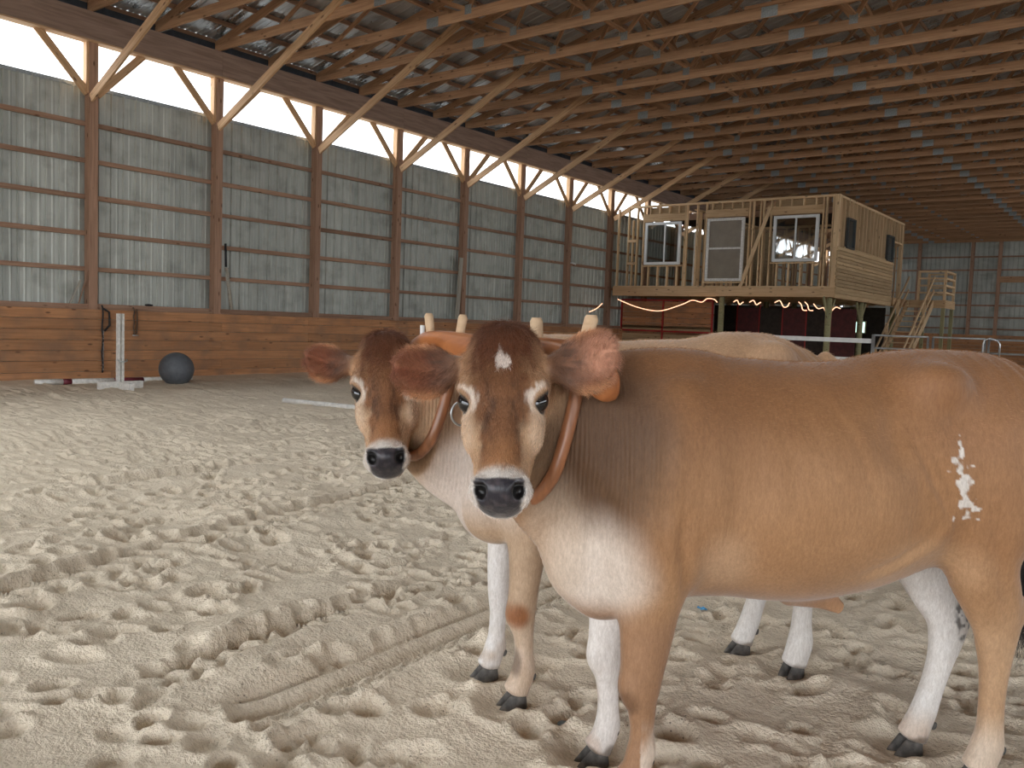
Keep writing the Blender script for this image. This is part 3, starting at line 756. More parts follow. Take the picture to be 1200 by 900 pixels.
# ================================================================== by the long wall
# jump stand
js = empty('jump_stand', (-14.75, 7.75, 0), label='white wooden jump stand with upright post and crossed feet by the wall', category='jump stand')
wm = M['whitewood']
gx, gy_ = -14.8, 7.85
bbox('upright', (gx - .035, gy_ - .05, .08), (gx + .035, gy_ - .012, 1.34), wm, js)
bbox('upright', (gx - .035, gy_ + .028, .08), (gx + .035, gy_ + .066, 1.34), wm, js)
bbox('upright_web', (gx - .035, gy_ - .012, .08), (gx - .015, gy_ + .028, 1.33), wm, js)
bbox('foot', (gx - .045, gy_ - .38, .01), (gx + .045, gy_ + .42, .14), wm, js)
bbox('foot', (gx + .046, gy_ - .33, .01), (gx + .6, gy_ - .24, .14), wm, js) if False else bbox('foot', (gx - .35, gy_ - .045, .0), (gx - .05, gy_ + .045, .13), wm, js)
bbox('foot', (gx + .05, gy_ - .045, .0), (gx + .42, gy_ + .045, .13), wm, js)
jc = [(gx + .052 + .012 * math.cos(a), gy_ + .012 + .075 * math.cos(a), .52 + .014 * math.sin(a)) for a in np.linspace(0, 2 * PI, 14, endpoint=False)]
tube('jump_cup', [(gx + .05, gy_ - .06, .52), (gx + .09, gy_ - .05, .50), (gx + .11, gy_ + .02, .49), (gx + .09, gy_ + .09, .51), (gx + .05, gy_ + .1, .53)], .013, M['pipe'], js, 6)
# poles
def pole(a, b, r, bands, label):
    a, b = Vector(a), Vector(b)
    p = empty('jump_pole', a, label=label, category='pole')
    d = b - a; cuts = [0.] + [c for q in bands for c in q] + [1.]
    for i in range(len(cuts) - 1):
        V, F = tube_geo([a + d * cuts[i], a + d * cuts[i + 1]], r + (.001 if i % 2 else 0), 12)
        meshobj('maroon_band' if i % 2 else 'pole_section', V, F, M['maroon'] if i % 2 else M['whitewood'], p, smooth=True)
    return p
pole((-16.05, 6.95, .06), (-15.9, 9.95, .055), .052, [(.16, .21), (.47, .66)], 'white jump pole with maroon bands lying on the sand along the wall')
pole((-11.25, 8.68, .05), (-6.9, 9.35, .05), .045, [], 'plain white pole lying on the sand behind the cow at left')
# ball
bm = bmesh.new(); bmesh.ops.create_uvsphere(bm, u_segments=40, v_segments=24, radius=.325)
for v in bm.verts:
    v.co *= 1 + .012 * noise.noise(v.co * 4)
me = bpy.data.meshes.new('exercise_ball'); bm.to_mesh(me); bm.free(); me.materials.append(M['ball'])
me.polygons.foreach_set('use_smooth', [True] * len(me.polygons))
link(bpy.data.objects.new('exercise_ball', me), None, Matrix.Translation((-15.3, 9.25, .30)), label='large grey rubber ball resting on the sand by the wall', category='ball')
# straps hanging over the kickboard
def strap(x, y, zt, zb, w, mat, label, name):
    h = empty(name, (x, y, zb), label=label, category='strap')
    P = [(x, y + .01 * math.sin(k * 1.3), zt - (zt - zb) * k / 12) for k in range(13)]
    tube('lead', [(x - .03, y, zt + .04)] + P, w, mat, h, 6)
    return h, P
h, P = strap(WX + .085, 8.50, 1.44, .16, .018, M['leather'], 'black chain-ended lead strap hanging down the kickboard left of the jump stand', 'lead_strap')
tube('loop', [(WX + .08, 8.52, 1.42), (WX + .09, 8.63, 1.35), (WX + .09, 8.64, 1.1), (WX + .085, 8.54, .98)], .02, M['leather'], h, 6)
for k in range(18):
    z = .96 - k * .043
    tube('chain_link', [(WX + .085 + .016 * math.cos(a) * (k % 2), 8.51 + .016 * math.cos(a) * (1 - k % 2), z + .026 * math.sin(a)) for a in np.linspace(0, 2 * PI, 8, endpoint=False)], .006, M['pipe'], h, 4, closed=True)
h, P = strap(WX + .07, 9.15, 1.42, .92, .016, M['brownstrap'], 'brown strap folded double over the kickboard right of the jump stand', 'folded_strap')
tube('strap_fold', [(WX + .07, 9.21, 1.43), (WX + .07, 9.22, 1.2), (WX + .07, 9.21, .95), (WX + .07, 9.15, .91)], .016, M['brownstrap'], h, 6)
tube('buckle', [(WX + .075, 9.12, .9), (WX + .075, 9.24, .9)], .016, M['pipe'], h, 6)
# leaning sticks and boards
def leaning(name, a, b, w, h_, mat, label, cat):
    o = beam(name, a, b, w, h_, mat, None, up=(1, 0, 0), label=label, category=cat); return o
leaning('broken_stick', (WX - .03, 7.93, 1.50), (WX - .08, 8.15, 1.95), .035, .03, M['paleboard'], 'pale splintered stick leaning in the corner beside the first post', 'stick')
leaning('thin_stick', (WX + .03, 8.06, 1.50), (WX + .01, 8.262, 2.15), .02, .02, M['post'], 'thin brown stick leaning behind the pale one', 'stick')
tube('leaning_pole', [(WX + .02, 11.45, 1.50), (WX + .0, 11.32, 2.42)], .04, M['paleboard'], None, 10, label='pale round pole leaning on the second post', category='pole')
tube('striped_pole', [(WX + .01, 11.30, 2.44), (WX + .01, 11.28, 2.95)], .025, M['leather'], None, 8, label='short dark rod above the pale pole on the second post', category='rod')
leaning('leaning_board', (WX + .03, 19.05, 1.50), (WX - .0, 19.2, 3.3), .14, .04, M['paleboard'], 'grey weathered board leaning against the fifth post', 'board')
# coiled hose and camera on a post
tube('cable_coil', [(WX - .02 + .01 * math.cos(a * 3), 9.52 + .08 * math.cos(a), 1.525 + .012 * math.sin(a)) for a in np.linspace(0, 4 * PI, 30)], .012, M['leather'], None, 6, label='dark coiled cable lying on the kickboard ledge above the brown strap', category='cable')
cmr = empty('security_camera', (WX + .02, 24.95, 3.6), label='tiny white security camera on the seventh post', category='camera')
bbox('bracket', (WX, 24.92, 3.58), (WX + .06, 24.96, 3.62), M['white'], cmr)
tube('housing', [(WX + .06, 24.96, 3.60), (WX + .14, 25.06, 3.56)], .03, M['white'], cmr, 10)
tube('lens_ring', [(WX + .14, 25.06, 3.56), (WX + .145, 25.066, 3.557)], .024, M['leather'], cmr, 10)
# seen outside through the gap under the eaves
tube('outside_cable', [(-19.2, 22.6, 6.35), (-19.2, 26.0, 6.05)], .03, M['dark'], None, 6, label='dark cable outside beyond the clerestory gap', category='cable', kind='structure') if False else None

# litter on the sand
V_, F_ = [], []
for k in range(5):
    for j in range(3):
        V_.append((k * .012 - .024, j * .012 - .012, .006 * math.sin(k * 2.1 + j * 1.7)))
for k in range(4):
    for j in range(2): F_.append((k * 3 + j, k * 3 + 3 + j, k * 3 + 4 + j, k * 3 + 1 + j))
meshobj('plastic_scrap', V_, F_, plain('blue_plastic', (.08, .34, .62), .3, 0, .2), None, Matrix.Translation((-1.8135, 4.0223, ground_z(-1.8135, 4.0223) + .012)), label='small crumpled blue plastic scrap on the sand under the near ox', category='scrap').modifiers.new('thickness', 'SOLIDIFY').thickness = .002
bm = bmesh.new(); bmesh.ops.create_icosphere(bm, subdivisions=3, radius=.02)
for v in bm.verts: v.co = Vector((v.co.x * 1.2, v.co.y, v.co.z * .8)) * (1 + .25 * noise.noise(v.co * 60))
me = bpy.data.meshes.new('pebble'); bm.to_mesh(me); bm.free(); me.materials.append(plain('blue_grey_stone', (.20, .24, .26), .8)); me.polygons.foreach_set('use_smooth', [True] * len(me.polygons))
link(bpy.data.objects.new('pebble', me), None, Matrix.Translation((-1.629, 2.500, ground_z(-1.629, 2.5) + .012)), label='blue-grey pebble on the sand left of the front hooves', category='stone')
# ================================================================== the two oxen: each body is one continuous surface grown from a distance field
import openvdb
def unit(v): v = np.array(v, float); return v / np.linalg.norm(v)
def catmull(rows, step):
    R = np.array(rows, float); out = []
    n = len(R)
    for i in range(n - 1):
        p0, p1, p2, p3 = R[max(i - 1, 0)], R[i], R[i + 1], R[min(i + 2, n - 1)]
        k = max(1, int(round(np.linalg.norm(p2[:3] - p1[:3]) / step)))
        for q in range(k):
            t = q / k
            out.append(.5 * ((2 * p1) + (-p0 + p2) * t + (2 * p0 - 5 * p1 + 4 * p2 - p3) * t * t + (-p0 + 3 * p1 - 3 * p2 + p3) * t ** 3))
    out.append(R[-1]); return np.array(out)
class Field:
    def __init__(s, lo, hi, h):
        s.lo = np.array(lo, float); s.h = h; s.n = np.ceil((np.array(hi) - s.lo) / h).astype(int) + 1
        s.F = np.full(s.n, .2, np.float32)
    def region(s, lo, hi):
        a = np.clip(np.floor((np.array(lo) - s.lo) / s.h).astype(int), 0, s.n - 1); b = np.clip(np.ceil((np.array(hi) - s.lo) / s.h).astype(int) + 1, a + 1, s.n)
        g = [(s.lo[i] + s.h * np.arange(a[i], b[i])).astype(np.float32) for i in range(3)]
        return tuple(slice(a[i], b[i]) for i in range(3)), g
    def blend(s, sl, D, k, op):
        A = s.F[sl]
        if op == 'sub': D = -D
        if k <= 0: s.F[sl] = np.minimum(A, D) if op == 'add' else np.maximum(A, D); return
        if op == 'add':
            h = np.clip(.5 + .5 * (A - D) / k, 0, 1); s.F[sl] = A * (1 - h) + D * h - k * h * (1 - h)
        else:
            h = np.clip(.5 - .5 * (A - D) / k, 0, 1); s.F[sl] = A * (1 - h) + D * h + k * h * (1 - h)
    def tube(s, rows, up=(0, 0, 1), k=.03, op='add', step=.03, cap=.8):
        # rows: x y z half_width height_up height_down
        R = catmull(rows, step); mg = k + .02
        rr = R[:, 3:6].max(1)[:, None] + mg
        sl, g = s.region((R[:, :3] - rr).min(0), (R[:, :3] + rr).max(0))
        T = np.full([len(q) for q in g], .2, np.float32); up = np.array(up, float)
        org = np.array([q[0] for q in g])
        for i in range(len(R) - 1):
            p, q = R[i], R[i + 1]; d = q[:3] - p[:3]; L = np.linalg.norm(d)
            if L < 1e-6: continue
            t_ = d / L; u = up - t_ * (up @ t_); u /= np.linalg.norm(u); sd = np.cross(u, t_)
            rad = max(p[3:6].max(), q[3:6].max()); e = np.sqrt(np.clip(1 - t_ ** 2, 0, 1)) * (rad + mg) + .035
            lo = np.minimum(p[:3], q[:3]) - e; hi = np.maximum(p[:3], q[:3]) + e
            if i == 0 or i == len(R) - 2: lo -= .05 + mg; hi += .05 + mg
            a = np.clip(np.floor((lo - org) / s.h).astype(int), 0, np.array(T.shape) - 1); b = np.clip(np.ceil((hi - org) / s.h).astype(int) + 1, a + 1, T.shape)
            X = g[0][a[0]:b[0]][:, None, None] - p[0]; Y = g[1][a[1]:b[1]][None, :, None] - p[1]; Z = g[2][a[2]:b[2]][None, None, :] - p[2]
            ax = X * t_[0] + Y * t_[1] + Z * t_[2]; t = np.clip(ax / L, 0, 1)
            S = X * sd[0] + Y * sd[1] + Z * sd[2]; U = X * u[0] + Y * u[1] + Z * u[2]; E = ax - t * L
            w = p[3] + (q[3] - p[3]) * t; hu = p[4] + (q[4] - p[4]) * t; hd = p[5] + (q[5] - p[5]) * t
            h = np.where(U > 0, hu, hd); c = np.minimum(w, np.minimum(hu, hd)) * cap
            k0 = np.sqrt((S / w) ** 2 + (U / h) ** 2 + (E / c) ** 2) + 1e-5; k1 = np.sqrt((S / w ** 2) ** 2 + (U / h ** 2) ** 2 + (E / c ** 2) ** 2) + 1e-4
            D = np.clip(k0 * (k0 - 1) / k1, -.2, .2).astype(np.float32)
            v = T[a[0]:b[0], a[1]:b[1], a[2]:b[2]]; np.minimum(v, D, out=v)
        s.blend(sl, T, k, op)
    def ball(s, c, r, ax=None, k=.03, op='add'):
        c = np.array(c, float); r = np.array(r if hasattr(r, '__len__') else (r, r, r), float)
        A = np.eye(3) if ax is None else np.array(ax)
        e = r.max() + k + .02; sl, g = s.region(c - e, c + e)
        X = g[0][:, None, None] - c[0]; Y = g[1][None, :, None] - c[1]; Z = g[2][None, None, :] - c[2]
        q = [X * A[i][0] + Y * A[i][1] + Z * A[i][2] for i in range(3)]
        k0 = np.sqrt(sum((q[i] / r[i]) ** 2 for i in range(3))) + 1e-5; k1 = np.sqrt(sum((q[i] / r[i] ** 2) ** 2 for i in range(3))) + 1e-4
        s.blend(sl, np.clip(k0 * (k0 - 1) / k1, -.2, .2).astype(np.float32), k, op)
    def mesh(s):
        g = openvdb.FloatGrid(); g.background = .2
        g.copyFromArray(s.F); P, Q = g.convertToQuads(0.0)
        P = P * s.h + s.lo
        # keep the largest island only
        n = len(P); lab = np.arange(n)
        for _ in range(200):
            m = lab[Q].min(1); new = lab.copy(); np.minimum.at(new, Q.ravel(), np.repeat(m, 4)); new = new[new]
            if (new == lab).all(): break
            lab = new
        cnt = np.bincount(lab, minlength=n); main = cnt.argmax(); keep = lab == main
        idx = np.cumsum(keep) - 1; Q = idx[Q[keep[Q[:, 0]]]]
        return P[keep].astype(np.float32), Q.astype(np.int32)

def vn3(P, s, seed):
    r = np.random.RandomState(seed); T = r.rand(64, 64, 64)
    q = P / s + 500.37; i = np.floor(q).astype(int); f = q - i; f = f * f * (3 - 2 * f); o = 0
    for a in (0, 1):
        for b in (0, 1):
            for c in (0, 1):
                o = o + T[(i[:, 0] + a) % 64, (i[:, 1] + b) % 64, (i[:, 2] + c) % 64] * (f[:, 0] if a else 1 - f[:, 0]) * (f[:, 1] if b else 1 - f[:, 1]) * (f[:, 2] if c else 1 - f[:, 2])
    return o
def ss(x, a, b): t = np.clip((x - a) / (b - a), 0, 1); return t * t * (3 - 2 * t)
def blob(P, c, r, soft=.5):
    # 1 inside an ellipsoid, fading out over 'soft' of its radius
    d = np.sqrt((((P - np.array(c)) / np.array(r)) ** 2).sum(1)); return 1 - ss(d, 1 - soft / 2, 1 + soft / 2)

class Head:
    # head frame: origin at the poll, a = towards the muzzle along the face, n = out of the face, s = the animal's left
    def __init__(h, poll, a, s, scale=1., lon=.95):
        h.q = lon
        h.o = np.array(poll, float); h.a = unit(a); s = np.array(s, float); h.s = unit(s - h.a * (s @ h.a)); h.n = np.cross(h.a, h.s)
        h.k = scale
    def p(h, s, t, n): return h.o + h.k * (h.s * s + h.a * (t * h.q) + h.n * n)
    def inv(h, P): q = (P - h.o) / h.k; return np.stack([q @ h.s, (q @ h.a) / h.q, q @ h.n], 1)

def head_shape(f, h, ears, jaw=1.):
    K = h.k
    def rows(L): return [tuple(h.p(s, t, n)) + (w * K, hu * K, hd * K) for s, t, n, w, hu, hd in L]
    # skull and face
    f.tube(rows([(0, .00, -.095, .088, .075, .10), (0, .05, -.095, .112, .092, .12), (0, .12, -.095, .124, .097, .13), (0, .20, -.100, .119, .094, .125), (0, .27, -.105, .101, .088, .120),
                 (0, .34, -.105, .086, .082, .115), (0, .41, -.098, .073, .074, .085), (0, .465, -.088, .070, .066, .066), (0, .505, -.080, .066, .052, .05)]), up=h.n, k=.02, step=.02, cap=.62)
    # muzzle pad, lips, chin
    f.ball(h.p(0, .488, -.068), (.079 * K, .038 * K, .055 * K), (h.s, h.a, h.n), .03)
    f.ball(h.p(0, .500, -.120), (.055 * K, .040 * K, .042 * K), (h.s, h.a, h.n), .025)
    # poll hump with its tuft
    f.ball(h.p(0, .005, -.060), (.075 * K, .050 * K, .062 * K), (h.s, h.a, h.n), .04)
    for q in (-1, 1):
        # brow, cheek, jaw corner
        f.ball(h.p(q * .098, .172, -.046), (.030 * K, .040 * K, .030 * K), (h.s, h.a, h.n), .03)
        f.ball(h.p(q * .082, .285, -.090), (.028 * K, .060 * K, .050 * K), (h.s, h.a, h.n), .03)
        f.ball(h.p(q * .052, .235, -.200), (.032 * K, .080 * K, .045 * K), (h.s, h.a, h.n), .04)
        f.tube(rows([(q * .060, .25, -.19, .03, .04, .04), (q * .045, .36, -.165, .025, .03, .03), (q * .03, .46, -.13, .022, .022, .022)]), up=h.n, k=.03)
        # eye socket
        f.ball(h.p(q * .123, .212, -.058), (.018 * K, .036 * K, .024 * K), (unit(h.s * .88 + h.a * .47 * q), unit(h.a * .88 - h.s * .47 * q), h.n), .010, 'sub')
        f.ball(h.p(q * .055, .30, .005), (.022 * K, .060 * K, .018 * K), (h.s, h.a, h.n), .03, 'sub')
        # nostril
        f.ball(h.p(q * .050, .503, -.030), (.0175 * K, .023 * K, .026 * K), (unit(h.s * .9 + h.a * .35 * q), unit(h.a * .9 - h.s * .35 * q), h.n), .008, 'sub')
        f.ball(h.p(q * .056, .474, -.024), (.016 * K, .011 * K, .011 * K), (h.s, h.a, h.n), .012)
    # mouth line
    f.tube(rows([(-.07, .535, -.115, .006, .006, .006), (-.04, .553, -.100, .006, .006, .006), (0, .556, -.097, .006, .006, .006), (.04, .553, -.100, .006, .006, .006), (.07, .535, -.115, .006, .006, .006)]), up=h.n, k=.008, op='sub')
    # ears: dished leaves
    for q, (base, tip, face, wd) in zip((-1, 1), ears):
        b = h.p(*base); t = h.p(*tip); d = t - b; L = np.linalg.norm(d); fn = unit(h.s * face[0] + h.a * face[1] + h.n * face[2])
        pr = [(0, .26, .026), (.12, .42, .026), (.3, .80, .018), (.5, 1.0, .014), (.7, .95, .012), (.87, .72, .010), (.97, .38, .009)]
        f.tube([tuple(b + d * u + fn * (.030 * math.sin(PI * u) * -1)) + (wd * w, th, th) for u, w, th in pr], up=fn, k=.012, step=.012, cap=.8)
        f.tube([tuple(b - d * .18 - fn * .01) + (.034, .030, .030), tuple(b + d * .10 - fn * .01) + (.030, .028, .026)], up=fn, k=.03)
        c = b + d * .53 + fn * .030
        e = unit(d); f.ball(c, (L * .36, wd * .82, .046), (e, np.cross(fn, e), fn), .010, 'sub')

def leg(f, pts, k=.03):
    # pts: x y z rx ry : rx along the body, ry across
    f.tube([(x, y, z, ry, rx, rx) for x, y, z, rx, ry in pts], up=(1, 0, 0), k=k, step=.02, cap=.5)
def L3(r, g, b):
    return np.array([(c / 255 / 12.92 if c / 255 <= .04045 else ((c / 255 + .055) / 1.055) ** 2.4) for c in (r, g, b)])
def paint(C, m, col): m = m[:, None]; C[:] = C * (1 - m) + np.array(col) * m
FAWN = L3(165, 120, 80); BROWN = L3(135, 90, 56); DARK = L3(92, 62, 42); CREAM = L3(226, 196, 164); WHITE = L3(238, 230, 222); RED = L3(150, 84, 48); NOSE = L3(58, 54, 60); BUFF = L3(212, 170, 130)

def coat_material():
    m, nt, b = new_mat('short_fur')
    at = N(nt, 'Attribute'); at.attribute_name = 'coat'
    wr = N(nt, 'Attribute'); wr.attribute_name = 'feature'     # r: wet bare skin, g: neck folds, b: long hair
    sep = N(nt, 'SeparateColor'); nt.links.new(wr.outputs['Color'], sep.inputs[0])
    tc = N(nt, 'TexCoord')
    def nz(scale, sc3, det=3, dist=0.):
        q = N(nt, 'Mapping'); q.inputs['Scale'].default_value = sc3; nt.links.new(tc.outputs['Object'], q.inputs[0])
        n = N(nt, 'TexNoise'); n.inputs['Scale'].default_value = scale; n.inputs['Detail'].default_value = det; n.inputs['Distortion'].default_value = dist
        nt.links.new(q.outputs[0], n.inputs['Vector']); return n.outputs[0]
    n1 = nz(120, (1, 1, .28), 4, .3); n2 = nz(9, (1, 1, .8), 5); n3 = nz(380, (1, 1, .3), 2)
    f1 = ramp(nt, n1, [(.3, (.80, .78, .76)), (.7, (1.0, 1.0, 1.0))])
    f2 = ramp(nt, n2, [(.3, (.88, .86, .84)), (.7, (1.0, 1.0, 1.0))])
    f3 = ramp(nt, n3, [(.3, (.84, .83, .82)), (.7, (1.0, 1.0, 1.0))])
    c = mix(nt, 1.0, at.outputs['Color'], f1, 'MULTIPLY'); c = mix(nt, 1.0, c, f2, 'MULTIPLY'); c = mix(nt, 1.0, c, f3, 'MULTIPLY')
    hv = N(nt, 'HueSaturation'); hv.inputs['Value'].default_value = 1.08; nt.links.new(c, hv.inputs['Color'])
    nt.links.new(hv.outputs[0], b.inputs['Base Color'])
    ro = N(nt, 'MapRange'); ro.inputs['To Min'].default_value = .62; ro.inputs['To Max'].default_value = .30; nt.links.new(sep.outputs[0], ro.inputs['Value']); nt.links.new(ro.outputs[0], b.inputs['Roughness'])
    b.inputs['Specular IOR Level'].default_value = .35
    b.inputs['Sheen Weight'].default_value = .25; b.inputs['Sheen Roughness'].default_value = .4
    # relief: fur lie everywhere, upright folds on the neck, pebbled nose
    w = N(nt, 'TexWave'); w.wave_type = 'BANDS'; w.bands_direction = 'X'; w.inputs['Scale'].default_value = 26; w.inputs['Distortion'].default_value = 2.0; w.inputs['Detail'].default_value = 2; w.inputs['Detail Scale'].default_value = 1.2
    q = N(nt, 'Mapping'); q.inputs['Scale'].default_value = (1, .8, .22); nt.links.new(tc.outputs['Object'], q.inputs[0]); nt.links.new(q.outputs[0], w.inputs['Vector'])
    ma = N(nt, 'Math', operation='MULTIPLY'); nt.links.new(w.outputs['Fac'], ma.inputs[0]); nt.links.new(sep.outputs[1], ma.inputs[1])
    b1 = N(nt, 'Bump'); b1.inputs['Strength'].default_value = .5; b1.inputs['Distance'].default_value = .004; nt.links.new(ma.outputs[0], b1.inputs['Height'])
    b2 = N(nt, 'Bump'); b2.inputs['Strength'].default_value = .35; b2.inputs['Distance'].default_value = .004; nt.links.new(n1, b2.inputs['Height']); nt.links.new(b1.outputs[0], b2.inputs['Normal'])
    nt.links.new(b2.outputs[0], b.inputs['Normal'])
    return m
M['coat'] = coat_material()
M['hoof'] = plain('dark_horn', (.10, .09, .082), .7, 0, .5, .3, 40)
def eye_mat():
    m, nt, b = new_mat('wet_dark_eye'); b.inputs['Base Color'].default_value = (.008, .007, .008, 1); b.inputs['Roughness'].default_value = .06
    b.inputs['Coat Weight'].default_value = .6; return m
M['eye'] = eye_mat()
def hair_mat(name, root, tip, rough=.5):
    m, nt, b = new_mat(name)
    hi = N(nt, 'HairInfo'); c = ramp(nt, hi.outputs['Intercept'], [(0, root), (1, tip)])
    hv = N(nt, 'HueSaturation'); mr = N(nt, 'MapRange'); mr.inputs['To Min'].default_value = .7; mr.inputs['To Max'].default_value = 1.3
    nt.links.new(hi.outputs['Random'], mr.inputs['Value']); nt.links.new(mr.outputs[0], hv.inputs['Value']); nt.links.new(c, hv.inputs['Color'])
    nt.links.new(hv.outputs[0], b.inputs['Base Color']); b.inputs['Roughness'].default_value = rough; return m

def claw_mesh(name, L, W, Hh_, side):
    # one claw of a cloven hoof, toe towards +X
    rings = []
    for z, l0, l1, w in ((0, -.42, .58, 1.0), (.25, -.42, .50, 1.0), (.6, -.40, .34, .95), (.92, -.38, .18, .88), (1.0, -.34, .10, .72)):
        r = []
        for k in range(12):
            a = 2 * PI * k / 12; cx, cy = math.cos(a), math.sin(a)
            x = (l0 + l1) / 2 + (l1 - l0) / 2 * cx; y = .5 * w * cy * (1 - .45 * max(0, cx) ** 1.5)
            y += side * .10 * max(0, cx)
            r.append((x * L, y * W, z * Hh_))
        rings.append(r)
    V = [p for r in rings for p in r]; F = []
    for i in range(len(rings) - 1):
        for k in range(12): F.append((i * 12 + k, i * 12 + (k + 1) % 12, (i + 1) * 12 + (k + 1) % 12, (i + 1) * 12 + k))
    F.append(tuple(range(11, -1, -1))); F.append(tuple(range((len(rings) - 1) * 12, len(rings) * 12)))
    me = bpy.data.meshes.new(name); me.from_pydata(V, [], F); me.materials.append(M['hoof']); me.polygons.foreach_set('use_smooth', [True] * len(me.polygons)); return me
CLAW = {q: claw_mesh('hoof', .112, .047, .060, q) for q in (-1, 1)}
def dewclaw_mesh():
    bm = bmesh.new(); bmesh.ops.create_uvsphere(bm, u_segments=10, v_segments=6, radius=1)
    for v in bm.verts: v.co = Vector((v.co.x * .010 - .004 * v.co.z, v.co.y * .009, v.co.z * .014))
    me = bpy.data.meshes.new('dewclaw'); bm.to_mesh(me); bm.free(); me.materials.append(M['hoof']); me.polygons.foreach_set('use_smooth', [True] * len(me.polygons)); return me
DEW = dewclaw_mesh()

def hair(name, roots, dirs, lens, rad, mat, parent, mw, segs=4, droop=.3, curl=0., seed=1, col=None):
    # tapered strands rooted on the skin
    r = np.random.RandomState(seed); n = len(roots)
    cv = bpy.data.hair_curves.new(name); cv.add_curves([segs + 1] * n)
    t = np.linspace(0, 1, segs + 1)[None, :, None]
    P = roots[:, None, :] + dirs[:, None, :] * lens[:, None, None] * t
    P[:, :, 2] -= (lens[:, None] * droop * t[:, :, 0] ** 2)
    if curl:
        ph = r.rand(n, 3) * 6.28
        P += curl * lens[:, None, None] * t * np.sin(ph[:, None, :] + t * 7)
    cv.points.foreach_set('position', P.reshape(-1).astype(np.float32))
    rr = (rad * (1 - .75 * t[:, :, 0]) * np.ones((n, 1))).reshape(-1).astype(np.float32)
    a = cv.attributes.get('radius') or cv.attributes.new('radius', 'FLOAT', 'POINT'); a.data.foreach_set('value', rr)
    if col is not None:
        a = cv.attributes.new('strand', 'FLOAT_COLOR', 'CURVE'); a.data.foreach_set('color', np.concatenate([np.clip(col, 0, 1), np.ones((n, 1))], 1).astype(np.float32).ravel())
    cv.materials.append(mat)
    return link(bpy.data.objects.new(name, cv), parent, mw)

